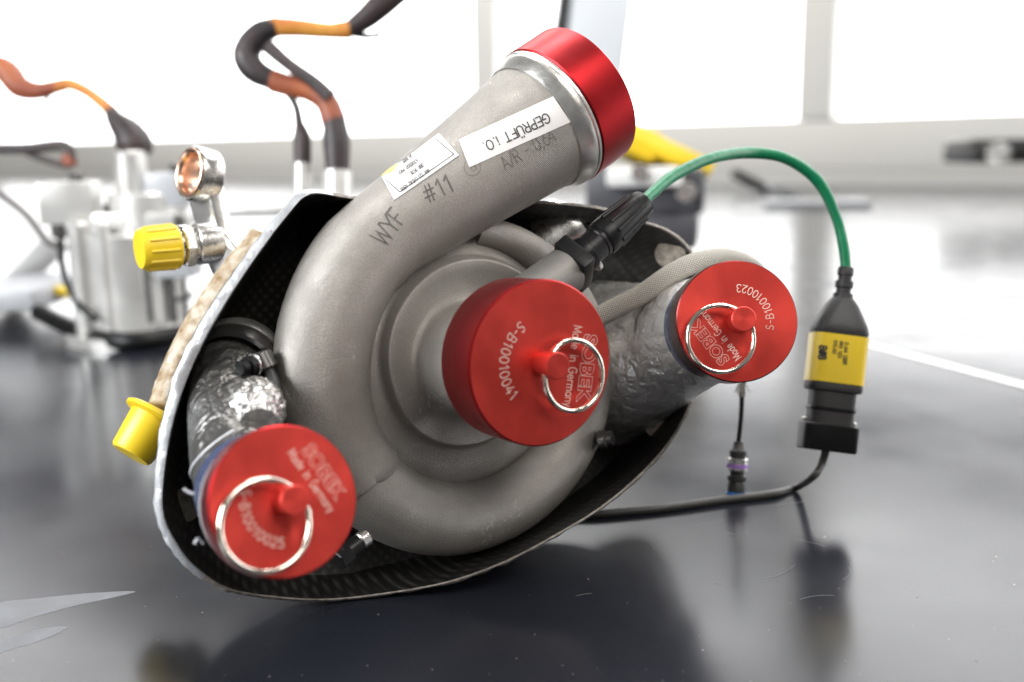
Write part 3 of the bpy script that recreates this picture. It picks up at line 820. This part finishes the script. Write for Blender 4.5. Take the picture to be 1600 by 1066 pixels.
s3 = px_quad([(596, 276), (610, 264), (624, 256), (612, 270)], cb, .0003, 'yellow_sticker_edge', M['labely'], turbo)
px_text('WYF', (602, 386), (.60, -.80), 30, 3.3, cb, .00012, 'etched_letters', M['mark'], turbo, gap=.12, sx=.74)
px_text('#11', (668, 318), (.90, -.44), 27, 2.9, cb, .00012, 'etched_number', M['mark'], turbo, gap=.2, sx=.85)
px_text('A/R - 0,64', (790, 266), (.86, -.51), 21, 1.8, cb, .00012, 'etched_rating', M['faintmark'], turbo, gap=.12, sx=.72)
obj('etched_symbol', strokes_geo([arc(738, 262, 13, 13, 0, 360, 28), arc(740, 263, 4, 4, 0, 360, 14)], 1.3, lambda x, y, k: decal_map(cb, .00012)(x, y, k), 3), M['faintmark'], turbo, smooth=False)


# ------------------------------------------------------------------ red caps
def outline_text(s, size, bev):
    c = bpy.data.curves.new('tmp', 'FONT'); c.body = s; c.size = size; c.fill_mode = 'NONE'; c.bevel_depth = bev; c.bevel_resolution = 0
    c.resolution_u = 4; c.offset = size * .035; c.space_character = 1.0; c.align_x = 'CENTER'
    o = bpy.data.objects.new('tmp', c); COL.objects.link(o)
    dg = bpy.context.evaluated_depsgraph_get(); me = bpy.data.meshes.new_from_object(o.evaluated_get(dg))
    vs = [v.co.copy() for v in me.vertices]; fs = [list(p.vertices) for p in me.polygons]
    bpy.data.objects.remove(o); bpy.data.curves.remove(c); bpy.data.meshes.remove(me)
    return vs, fs


def red_cap(face, n, r, depth, label, serial, phi, ring_px, ring_d, knob=.0062, side='redside', logo_r=.62, bev=.0008, kh=.0125):
    fx, fy, n = frame(n, Rt)
    t = thing('red_cap', label, 'cap', face - n * depth, 'red protective caps plugged into the turbocharger openings')
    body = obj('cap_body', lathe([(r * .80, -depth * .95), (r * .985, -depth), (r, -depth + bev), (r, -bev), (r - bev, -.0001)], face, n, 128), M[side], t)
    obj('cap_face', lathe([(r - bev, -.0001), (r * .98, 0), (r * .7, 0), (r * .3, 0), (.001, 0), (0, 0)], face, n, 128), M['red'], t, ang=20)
    kd = obj('knob', lathe([(knob * .92, 0), (knob * .92, kh * .45), (knob, kh * .5), (knob, kh - .0004), (knob - .0004, kh), (.0004, kh), (0, kh)], face, n, 40), M['red'], t, ang=25)
    # key ring: two close turns of wire, held by the knob, hanging level with the face
    # its centre is where it hangs in the hole of the knob, a little above the face
    c2 = face + n * (kh * .52)
    cc = on_plane(ring_px[0], ring_px[1], c2, n)
    RR = ring_d / 2; pts = []
    tilt = (n + cv(.0, .04, 0)).normalized(); rx, ry, rn = frame(tilt, (cc - c2))
    for i in range(121):
        a = 2 * math.pi * 1.92 * i / 120 + 2.6; z = (.5 - i / 120) * .0020
        pts.append(cc + rx * (RR * math.cos(a)) + ry * (RR * math.sin(a)) + rn * z)
    obj('split_ring', tube(pts, .00118, 12, 0), M['polished'], t, ang=60)
    up = .00012
    # serial along an arc, feet outwards
    st, wd = text_strokes(serial, r * .125, .26); rs = r * .60
    a0 = math.radians(phi + 180) - wd / rs / 2

    def mp(x, y, k):
        a = a0 + x / rs; q = rs - y; return face + fx * (q * math.cos(a)) + fy * (q * math.sin(a)) + n * (up + .00002 * (k % 3))
    obj('serial_number', strokes_geo(st, r * .0120 + .00007, mp, r * .05), M['engrave'], t, smooth=False)
    er = fx * math.cos(math.radians(phi)) + fy * math.sin(math.radians(phi)); et = fx * math.sin(math.radians(phi)) - fy * math.cos(math.radians(phi))
    st, wd = text_strokes('Made in Germany', r * .125, .2)
    sc = r * .98 / wd

    def mp2(x, y, k): return face + er * (r * (logo_r - .24) + y) + et * (x * sc - wd * sc / 2) + n * (up + .00002 * (k % 3))
    obj('origin_text', strokes_geo(st, r * .0105 + .00006, mp2, r * .05), M['engrave'], t, smooth=False)
    vs, fs = outline_text('SOBEK', r * .27, r * .0029)
    obj('maker_name', ([face + er * (r * (logo_r - .06) + v.y) + et * (v.x * 1.0) + n * (up + v.z * .3) for v in vs], fs, None), M['engrave'], t, smooth=False)
    return t


red_cap(P(848, 568, .455), AX, .0385, .027, 'largest red cap on the compressor inlet in the middle of the grey housing', 'S-B10010041', -8, (896, 587), .0325)
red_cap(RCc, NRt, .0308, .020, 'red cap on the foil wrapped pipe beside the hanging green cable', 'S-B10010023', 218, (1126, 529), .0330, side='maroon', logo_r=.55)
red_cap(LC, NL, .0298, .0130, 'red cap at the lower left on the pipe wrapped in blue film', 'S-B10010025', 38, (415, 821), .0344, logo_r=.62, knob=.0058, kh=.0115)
ccap = thing('red_cap', 'deep red cap seen from the side closing the raised outlet cone above', 'cap', CE + tdir * .0100, 'red protective caps plugged into the turbocharger openings')
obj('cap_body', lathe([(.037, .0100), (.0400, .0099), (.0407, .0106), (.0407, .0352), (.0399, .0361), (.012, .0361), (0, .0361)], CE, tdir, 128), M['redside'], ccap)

# ------------------------------------------------------------------ green sensor cable
gc = thing('sensor_cable', 'green sensor cable arching from black plug to connector with yellow label', 'cable', on_table(1285, 745))
d0 = (P(1003, 318, .546) - b1); L0 = d0.length; dd = d0.normalized(); q0 = b1
bx_, by_, _ = frame(dd, cv(.65, .76, 0))
obj('plug_flange', box(q0 + dd * .0045, bx_, by_, dd, .0262, .0215, .0088, .0012), M['black'], gc)
obj('flange_screw', cyl(P(930, 417, .535), P(935, 411, .536), .0035, seg=20), M['steel'], gc)
obj('plug_body', lathe([(0, .008), (.0092, .008), (.0098, .009), (.0098, .0145), (.0088, .0152), (.0086, .023), (.0091, .0236), (.0091, .0262), (0, .0262)], q0, dd, 40), M['black'], gc)
slv = obj('plug_sleeve', lathe([(0, .026), (.0096, .026), (.0102, .0275), (.0100, .034), (.0082, L0 - .004), (.0072, L0 + .001), (.0062, L0 + .0015), (0, L0 + .0015)], q0, dd, 40), M['black'], gc)
ribs = []
for k in range(10):
    a = 2 * math.pi * k / 10; rr = bx_ * math.cos(a) + by_ * math.sin(a)
    ribs.append(tube([q0 + dd * .033 + rr * .0099, q0 + dd * (L0 - .004) + rr * .0081], [.0012, .0009], 8, 0))
obj('grip_ribs', join(*ribs), M['black'], slv)
obj('green_sheath', tube([P(1001, 320, .545), P(1018, 303, .552), P(1052, 275, .567), P(1110, 248, .588), P(1170, 239, .612), P(1228, 248, .622), P(1278, 283, .630), P(1306, 338, .634), P(1318, 385, .634), P(1322, 425, .634)], [.0033, .0031, .0034, .0033, .0036, .0034, .0037, .0032, .0034, .0033], 20, 10, wob=.03), M['green'], gc)
t0, t1 = P(1322, 418, .634), P(1290, 712, .628)
td = (t1 - t0).normalized(); TL = (t1 - t0).length
tx = (Rt - td * Rt.dot(td)).normalized(); ty = td.cross(tx)


def lx(f): return t0 + td * (TL * f)


obj('cable_boot', lathe([(0, 0), (.0046, 0), (.005, .001), (.005, .005), (.0042, .0055), (.0042, .0085), (.0056, .009), (.0056, .013), (.0046, .0135), (.0046, .0165), (.0060, .017), (.0064, .022), (.0066, .026), (0, .026)], t0, td, 32), M['blackmatte'], gc)


def rsec(cx, w, h, n=40, e=4.0):
    r = []
    for k in range(n):
        a = 2 * math.pi * k / n; c, s = math.cos(a), math.sin(a)
        r.append(cx + tx * (w / 2 * math.copysign(abs(c) ** (2 / e), c)) + ty * (h / 2 * math.copysign(abs(s) ** (2 / e), s)))
    return r


def sec_loft(secs, capend=True):
    n = len(secs[0]); vs = [v for s in secs for v in s]; fs = []
    for i in range(len(secs) - 1):
        for j in range(n): fs.append([i * n + j, i * n + (j + 1) % n, (i + 1) * n + (j + 1) % n, (i + 1) * n + j])
    if capend: fs.append(list(range(n))[::-1]); fs.append([(len(secs) - 1) * n + j for j in range(n)])
    return vs, fs, None


hous = obj('connector_housing', sec_loft([rsec(lx(.165), .013, .012, e=2.5), rsec(lx(.20), .019, .017, e=3), rsec(lx(.31), .0325, .022), rsec(lx(.345), .0345, .0235), rsec(lx(.36), .0335, .0225), rsec(lx(.62), .0335, .0225), rsec(lx(.635), .0345, .0235), rsec(lx(.66), .033, .0225), rsec(lx(.665), .0275, .020), rsec(lx(.84), .0270, .020)]), M['blackmatte'], gc, ang=30)
obj('yellow_label', sec_loft([rsec(lx(.365), .0352, .0240), rsec(lx(.50), .0350, .0238), rsec(lx(.618), .0352, .0240)], False), M['labely'], gc, ang=50)
hl = bvh_of([sec_loft([rsec(lx(.365), .0352, .0240), rsec(lx(.50), .0350, .0238), rsec(lx(.618), .0352, .0240)], False)])
for tx_, og, hh, w_, sx_ in (('9RX 123', (1312, 533), 5, 1.1, .9), ('015.82', (1303, 532), 5, 1.1, .9), ('0.64 DBR', (1320, 535), 6, 1.2, .9)):
    px_text(tx_, og, (-.1, 1), hh, w_, hl, .0002, 'label_print', M['ink'], gc)
px_text('8#8', (1281, 540), (-.1, 1), 11, 3.2, hl, .0002, 'label_print', M['ink'], gc, gap=.05, sx=.9)
obj('socket_collar', sec_loft([rsec(lx(.835), .0335, .0225, e=5), rsec(lx(.84), .0345, .0235, e=5), rsec(lx(.965), .0345, .0235, e=5), rsec(lx(.975), .033, .0225, e=5)]), M['black'], gc, ang=30)
obj('socket_band', sec_loft([rsec(lx(.745), .0285, .0212), rsec(lx(.755), .029, .0216), rsec(lx(.765), .0285, .0212)]), M['black'], gc, ang=30)
for sgn in (-1, 1): obj('locking_pin', cyl(lx(.835) + tx * (.0158 * sgn) - td * .003, lx(.84) + tx * (.0158 * sgn), .0017, seg=16), M['steel'], gc)
zc = .0026
cab = [lx(.965), P(1283, 726, .628), P(1270, 745, .624), on_table(1243, 762, zc), on_table(1205, 772, zc), on_table(1130, 781, zc), on_table(1050, 792, zc), on_table(980, 799, zc), on_table(900, 803, zc), on_table(820, 790, zc)]
obj('dark_cable', tube(cab, .0025, 18, 10), M['cable'], gc)

# braided hose
bh = tag(obj('braided_hose', tube([P(905, 512, .560), P(945, 490, .560), P(1000, 462, .558), P(1050, 428, .557), P(1095, 408, .56), P(1140, 405, .57), P(1180, 425, .585), P(1190, 470, .60)], .0058, 28, 12), M['braid'], None), 'thin grey braided hose bending over the pipe behind the right red cap', 'hose')

# small sensor plug on a thin lead
sp = thing('sensor_plug', 'small black plug with purple and blue rings behind the dark cable', 'plug', on_table(1150, 776))
sb = on_table(1150, 776); dsp = P(1150, 776, 1) - CAM; dpt = .22 / .36
dep = (sb - CAM).dot(Fw)
pz = lambda x, y: P(x, y, dep)
obj('lead', tube([pz(1166, 560), pz(1160, 610), pz(1158, 650), pz(1154, 690)], .0016, 12, 8), M['black'], sp)
fr_ = []
for k in range(22):
    a = random.uniform(0, 6.28); e_ = random.uniform(.3, 1); c0 = pz(1160, 596); sp_ = (Rt * math.cos(a) + Fw * math.sin(a)) * (.0055 * e_)
    fr_.append(tube([c0 + sp_ * .3, c0 + sp_ * .7 - Up * .004, c0 + sp_ - Up * (.006 + .005 * random.random())], .0003, 5, 3))
obj('frayed_braid', join(*fr_), M['braid'], sp)
sd = (pz(1150, 772) - pz(1154, 690))
sl = sd.length
obj('plug_shell', lathe([(0, 0), (.0030, 0), (.0036, .004), (.0055, .006), (.0055, sl * .28), (.0045, sl * .30), (.0045, sl * .64), (.0062, sl * .66), (.0062, sl * .74), (.0050, sl * .76), (.0058, sl * .8), (.0058, sl * .96), (0, sl * .96)], pz(1154, 690), sd, 28), M['blackmatte'], sp)
obj('steel_collar', lathe([(.0046, 0), (.0068, .001), (.0068, sl * .24), (.0046, sl * .26)], pz(1154, 690) + sd * .30, sd, 28), M['steel'], sp)
obj('purple_ring', lathe([(.0050, 0), (.0071, .0004), (.0071, .0030), (.0050, .0034)], pz(1154, 690) + sd * .41, sd, 28), M['purple'], sp)
obj('blue_ring', lathe([(.0050, 0), (.0062, .0003), (.0062, .0020), (0, .0021)], pz(1154, 690) + sd * .955, sd, 28), M['blue'], sp)

# ------------------------------------------------------------------ bracket, fittings and yellow plugs behind the shield
bd = cv(-.66, .06, -.75).normalized()                       # the eye faces left and to the camera
eye = P(297, 270, .60)
def bar(pts, wid, th, dv, n=8):
    pts = catmull(pts, n); wid = catmull(wid, n); secs = []
    for i_, p in enumerate(pts):
        t_ = (pts[min(i_ + 1, len(pts) - 1)] - pts[max(i_ - 1, 0)]).normalized(); d_ = (dv - t_ * dv.dot(t_)).normalized(); w_ = t_.cross(d_); r_ = []
        for k in range(28):
            a = 2 * math.pi * k / 28; c, q = math.cos(a), math.sin(a)
            r_.append(p + w_ * (wid[i_] / 2 * math.copysign(abs(c) ** .4, c)) + d_ * (th / 2 * math.copysign(abs(q) ** .4, q)))
        secs.append(r_)
    vs = [v for q in secs for v in q]; m_ = 28
    fs = [[i_ * m_ + k, i_ * m_ + (k + 1) % m_, (i_ + 1) * m_ + (k + 1) % m_, (i_ + 1) * m_ + k] for i_ in range(len(secs) - 1) for k in range(m_)]
    fs += [list(range(m_))[::-1], [(len(secs) - 1) * m_ + k for k in range(m_)]]
    return vs, fs, None


br = obj('mounting_arm', bar([P(318, 283, .610), P(328, 330, .612), P(342, 372, .614), P(360, 408, .612), P(400, 450, .615)], [.028, .025, .024, .030, .036], .012, bd), M['satin'], turbo, ang=50)
obj('eye_ring', lathe([(.0125, .0002), (.0160, .0002), (.0168, -.001), (.0168, -.013), (.0160, -.014), (.0125, -.014)], eye, bd, 64), M['steel'], br)
obj('copper_bushing', lathe([(.0126, .0), (.0140, .0008), (.0148, .0006), (.0150, .0001)][::-1] + [(.0122, -.0005), (.0112, -.003), (.0112, -.0138)], eye + bd * .0006, bd, 48), M['copper'], br)
fd = (P(218, 390, .585) - P(330, 380, .61)).normalized()
obj('pipe_fitting', join(cyl(P(342, 379, .612), P(306, 382, .604), .0125, seg=32), cyl(P(306, 382, .604), P(262, 387, .594), .0105, seg=32), lathe([(.012, 0), (.0136, .001), (.0136, .006), (.012, .007)], P(300, 383, .602), fd, 6)), M['steel'], turbo, ang=30)
yc = thing('yellow_plug', 'ribbed yellow plastic cap screwed on the steel fitting left of the shield', 'plug', P(277, 385, .597), 'yellow plastic plugs on open fittings')
prof = []
fg = lathe([(.0105, 0), (.0128, .0002), (.0134, .001), (.0126, .020), (.0112, .0225), (0, .0228)], P(277, 385, .597), fd, 48)
rib = []
fx_, fy_, _ = frame(fd)
for k in range(12):
    a = 2 * math.pi * k / 12; rr = fx_ * math.cos(a) + fy_ * math.sin(a); o_ = P(277, 385, .597)
    rib.append(tube([o_ + fd * .002 + rr * .0130, o_ + fd * .019 + rr * .0124], [.0012, .0011], 8, 0))
obj('plug_body', fg, M['yellow'], yc); obj('grip_ribs', join(*rib), M['yellow'], yc)
# wrapped pipe running down behind the shield to the second plug
obj('wrapped_pipe', tube([P(420, 380, .60), P(365, 450, .59), P(318, 520, .58), P(280, 595, .57), P(262, 640, .565)], [.0135, .0135, .013, .012, .011], 28, 8, wob=0.06), M['wrap'], turbo, ang=180)
yd = (P(212, 684, .545) - P(268, 640, .56)); yd = cv(-.42, -.78, -.38).normalized()
y2 = thing('yellow_plug', 'smooth yellow flanged plug poking out left of the shield near the table', 'plug', P(246, 652, .558), 'yellow plastic plugs on open fittings')
obj('plug_body', lathe([(0, -.001), (.0170, -.001), (.0185, 0), (.0185, .0018), (.0170, .0026), (.0143, .003), (.0120, .024), (.0108, .0258), (0, .026)], P(246, 650, .558), yd, 56), M['yellow'], y2)

# ------------------------------------------------------------------ blurred things further back
unit = thing('metal_pump_unit', 'blurred machined metal pump unit standing on the table at the left', 'machine part', on_table(205, 528))
ub = on_table(205, 528); ud = (ub - CAM).dot(Fw)
up_ = lambda x, y, e=0: P(x, y, ud + e)
pxm = ud / FPX
hz = lambda y: (P(205, y, ud) - ub).z
X_, Y_ = V((1, 0, 0)), V((0, 1, 0))


def zcyl(x, y0, y1, wpx, e=0, bev=.002):
    a, b = up_(x, y0, e), up_(x, y1, e); b = V((a.x, a.y, b.z)); return cyl(a, b, wpx / 2 * pxm, seg=40, bev=bev)


def zbox(x0, x1, y0, y1, dep_, e=0, rz=0.0, bev=.003):
    a, b = up_((x0 + x1) / 2, (y0 + y1) / 2, e), 0; return box(a, V((math.cos(rz), math.sin(rz), 0)), V((-math.sin(rz), math.cos(rz), 0)), ZV, (x1 - x0) * pxm, dep_, (y1 - y0) * pxm, bev)


def part(n, g, m, p): return obj(n, g, M[m], p)


part('base_ring', zcyl(215, 532, 512, 205), 'alu', unit)
part('pump_barrel', zcyl(215, 520, 360, 160), 'alu', unit)
part('upper_barrel', zcyl(235, 362, 300, 120), 'alu', unit)
part('top_plate', zbox(110, 310, 330, 352, .10), 'alu', unit)
part('side_block', zbox(72, 150, 285, 348, .06, -.03, .2), 'alu', unit)
part('side_post', zcyl(140, 525, 345, 34, -.05), 'alu', unit)
part('side_post', zcyl(175, 525, 345, 22, -.06), 'alu', unit)
part('socket', zcyl(210, 330, 236, 48), 'alu', unit)
part('port_block', zbox(238, 300, 270, 320, .05, -.02), 'greycover', unit)
part('bleed_screw', zcyl(275, 275, 255, 18, -.02), 'darksteel', unit)
part('bolt', zcyl(120, 288, 270, 20, -.03), 'darksteel', unit)
part('bolt', zcyl(170, 332, 318, 16, -.03), 'darksteel', unit)
part('clamp_ring', zcyl(215, 470, 458, 168), 'darksteel', unit); part('clamp_ring', zcyl(215, 385, 376, 166), 'greycover', unit)
for k in range(9):
    xx = 140 + k * 19; part('tie_rod', zcyl(xx, 505, 372, 7 + 3 * (k % 2), -.055 + .0016 * (k - 4) ** 2), 'darksteel' if k % 3 else 'alu', unit)
part('valve_block', zbox(252, 305, 365, 430, .05, -.05), 'greycover', unit); part('valve_stem', zcyl(282, 366, 335, 16, -.05), 'darksteel', unit)
part('gland', zcyl(95, 372, 346, 26, -.04), 'darksteel', unit)
obj('sense_line', tube([up_(95, 372, -.04), up_(98, 420, -.06), up_(118, 470, -.07), up_(150, 500, -.08)], .004, 12, 8), M['black'], unit)
obj('base_hose', tube([up_(60, 488, .02), up_(130, 520, -.04), up_(200, 534, -.08), up_(300, 520, -.05)], .011, 20, 8), M['black'], unit)

h1 = thing('wire_harness', 'blurred orange and black wire harness ending in a dark boot at left', 'cable', up_(205, 236))
obj('connector_boot', tube([up_(172, 172), up_(182, 188), up_(200, 208), up_(210, 225), up_(212, 240)], [.0088, .013, .020, .0225, .019], 24, 8), M['harness'], h1)
obj('orange_sleeve', tube([up_(88, 136), up_(110, 132), up_(140, 146), up_(174, 174)], [.0085, .008, .0075, .0085], 18, 8), M['orange'], h1)
obj('dark_sleeve', tube([up_(-30, 100), up_(8, 110), up_(30, 135), up_(60, 142), up_(90, 135)], [.014, .016, .015, .011, .0085], 18, 8), M['rust'], h1)
obj('loose_wire', tube([up_(72, 140), up_(75, 155), up_(68, 175)], .0025, 10, 6), M['harness'], h1)
obj('cross_tube', tube([up_(-30, 232), up_(40, 232), up_(100, 228), up_(112, 252)], [.007, .007, .0075, .0075], 18, 8), M['harness'], h1)
obj('red_tip', tube([up_(106, 244), up_(112, 258)], [.009, .008], 18, 0), M['rust'], h1)
obj('lower_wire', tube([up_(30, 234), up_(70, 252), up_(106, 262)], [.004], 12, 0) if False else tube([up_(30, 234), up_(70, 250), up_(106, 260)], .004, 12, 6), M['harness'], h1)

h2d = .98
hp = lambda x, y, e=0: P(x, y, h2d + e)
h2 = thing('wire_harness', 'blurred looping wire harness with orange tape rising behind the grey housing', 'cable', hp(520, 300))
obj('orange_sleeve', tube([hp(548, 46), hp(515, 48), hp(470, 44), hp(425, 42)], [.009, .0075, .0085, .0095], 18, 8), M['orange'], h2)
obj('black_tail', tube([hp(640, -25), hp(600, 4), hp(572, 28), hp(545, 47)], [.010, .0125, .011, .0085], 18, 8), M['harness'], h2)
obj('wire_end', tube([hp(545, 50), hp(570, 56), hp(596, 54)], [.004, .003, .0025], 10, 6), M['black'], h2)
obj('black_sleeve', tube([hp(432, 42), hp(408, 52), hp(390, 72), hp(386, 92), hp(400, 112), hp(432, 128)], [.0095, .012, .013, .0135, .0125, .010], 20, 8), M['harness'], h2)
obj('rust_sleeve', tube([hp(425, 126), hp(455, 135), hp(485, 142), hp(510, 160), hp(522, 190)], [.0115, .011, .011, .0115, .0125], 20, 8), M['rust'], h2)
obj('black_branch', tube([hp(418, 72, -.01), hp(450, 100, -.01), hp(490, 128, -.01), hp(516, 152, -.01)], [.0075, .0065, .0065, .007], 18, 8), M['harness'], h2)
obj('side_wire', tube([hp(420, 124), hp(445, 140), hp(462, 165), hp(468, 195)], [.0055, .0045, .004, .0045], 16, 8), M['harness'], h2)
obj('connector_boot', tube([hp(522, 185), hp(526, 220), hp(527, 250), hp(527, 272)], [.0115, .0135, .0125, .0115], 20, 8), M['harness'], h2)
obj('connector_boot', tube([hp(467, 190), hp(472, 215), hp(473, 258)], [.0045, .0085, .0085], 20, 8), M['harness'], h2)
stand = thing('pump_mount', 'blurred bright metal mount under the looping wire harness', 'machine part', on_table(505, 420))
zb = lambda x0, x1, y0, y1, dp, e=0: box(hp((x0 + x1) / 2, (y0 + y1) / 2, e), X_, Y_, ZV, (x1 - x0) * h2d / FPX, dp, (y1 - y0) * h2d / FPX, .004)
part('mount_block', zb(440, 560, 330, 620, .10, .08), 'alu', stand); part('mount_plate', zb(330, 580, 315, 332, .14, .08), 'alu', stand)
part('connector_socket', cyl(hp(527, 318), hp(527, 268), .014), 'alu', stand); part('connector_socket', cyl(hp(473, 318), hp(473, 256), .009), 'alu', stand)

tray = thing('parts_tray', 'pale blurred tray with a blue rim at the far left edge of the table', 'tray', on_table(20, 500))
tl = (on_table(30, 500) - CAM).dot(Fw)
tp = lambda x, y, e=0: P(x, y, tl + e)
obj('tray_side', box(tp(10, 390, .1), cv(.7, -.7, 0), cv(.7, .7, 0), Fw, .10, .13, .10, .01), M['white'], tray)
obj('tray_base', box(tp(20, 455), X_, Y_, ZV, .15, .2, .03, .008), M['greycover'], tray)
obj('blue_rim', tube([tp(-5, 300), tp(40, 335), tp(75, 378), tp(98, 382)], .005, 14, 8), M['harness'], tray)
obj('yellow_tip', cyl(tp(85, 456, -.03), tp(105, 456, -.03), .008), M['yellow'], tray)

# right background
case = thing('tool_case', 'blurred black tool case with yellow lid behind the red outlet cap', 'case', on_table(1020, 322))
kd_ = 1.75; kp = lambda x, y, e=0: P(x, y, kd_ + e)
zk = lambda x0, x1, y0, y1, dp, e=0, rz=0, bev=.012: box(kp((x0 + x1) / 2, (y0 + y1) / 2, e), V((math.cos(rz), math.sin(rz), 0)), V((-math.sin(rz), math.cos(rz), 0)), ZV, (x1 - x0) * kd_ / FPX, dp, (y1 - y0) * kd_ / FPX, bev)
part('case_body', zk(925, 1100, 262, 330, .2, 0, -.2), 'darkgrey', case)
part('case_foot', zk(930, 1090, 330, 382, .2, .0, -.2), 'darkgrey', case)
obj('yellow_lid', join(box(kp(1020, 240), cv(.9, -.42, 0), cv(0, 0, 1), cv(.42, .9, 0), .20, .16, .032, .01), box(kp(985, 222, -.02), cv(.9, -.42, 0), cv(0, 0, 1), cv(.42, .9, 0), .10, .10, .05, .012)), M['yellow'], case)
part('grey_cover', zk(950, 1060, 262, 290, .1, -.09, -.1), 'white', case)
part('latch', cyl(kp(1072, 300, -.14), kp(1072, 300, -.16), .016), 'steel', case); part('latch', cyl(kp(1000, 270, -.13), kp(1000, 270, -.15), .014), 'steel', case)
pad = tag(obj('flat_board', box(on_table(1275, 318, .012), V((.97, -.2, 0)), V((.2, .97, 0)), ZV, .36, .16, .022, .006), M['greycover']), 'flat grey board lying on the table beyond the green cable arch', 'board')
qd = 1.6; qp = lambda x, y, e=0: P(x, y, qd + e)
dk = thing('hand_tool', 'dark blurred hand tool with a pale grip lying behind the green cable', 'tool', on_table(1190, 300))
part('tool_body', box(on_table(1175, 285, .05), V((.85, .3, -.4)).normalized(), V((-.3, .95, 0)), V((.4, 0, .9)), .22, .05, .04, .01), 'blackmatte', dk)
part('tool_grip', box(on_table(1225, 300, .02), V((.85, .3, -.3)).normalized(), V((-.3, .95, 0)), V((.3, 0, .9)), .16, .05, .03, .01), 'greycover', dk)
mon = thing('monitor', 'pale blue blurred monitor edge behind the raised red outlet cap', 'monitor', P(920, 330, 2.4))
mp_ = lambda x, y: P(x, y, 2.4)
part('screen', box(mp_(935, 40), cv(1, -.12, .3), cv(-.3, 0, 1), cv(.12, 1, 0), .15, .03, .30, .006), 'screen', mon)
part('bezel', box(mp_(882, 20), cv(1, -.10, .3), cv(-.3, 0, 1), cv(.14, 1, 0), .034, .04, .30, .006), 'blackmatte', mon)
part('monitor_stand', box(mp_(930, 230), X_, Y_, ZV, .05, .04, .30, .006), 'greycover', mon)
bag = thing('dark_toolbox', 'dark blurred toolbox with pale lid parts at the far right of the table', 'toolbox', on_table(1560, 270))
bd_ = 3.2; bp_ = lambda x, y, e=0: P(x, y, bd_ + e)
part('toolbox_body', box(bp_(1580, 240), X_, Y_, ZV, .34, .25, .055, .015), 'blackmatte', bag)
part('toolbox_lid', box(bp_(1560, 222), X_, Y_, ZV, .26, .2, .02, .006), 'darksteel', bag)
part('lamp_head', cyl(bp_(1560, 240, -.14), bp_(1560, 240, -.16), .035), 'steel', bag)
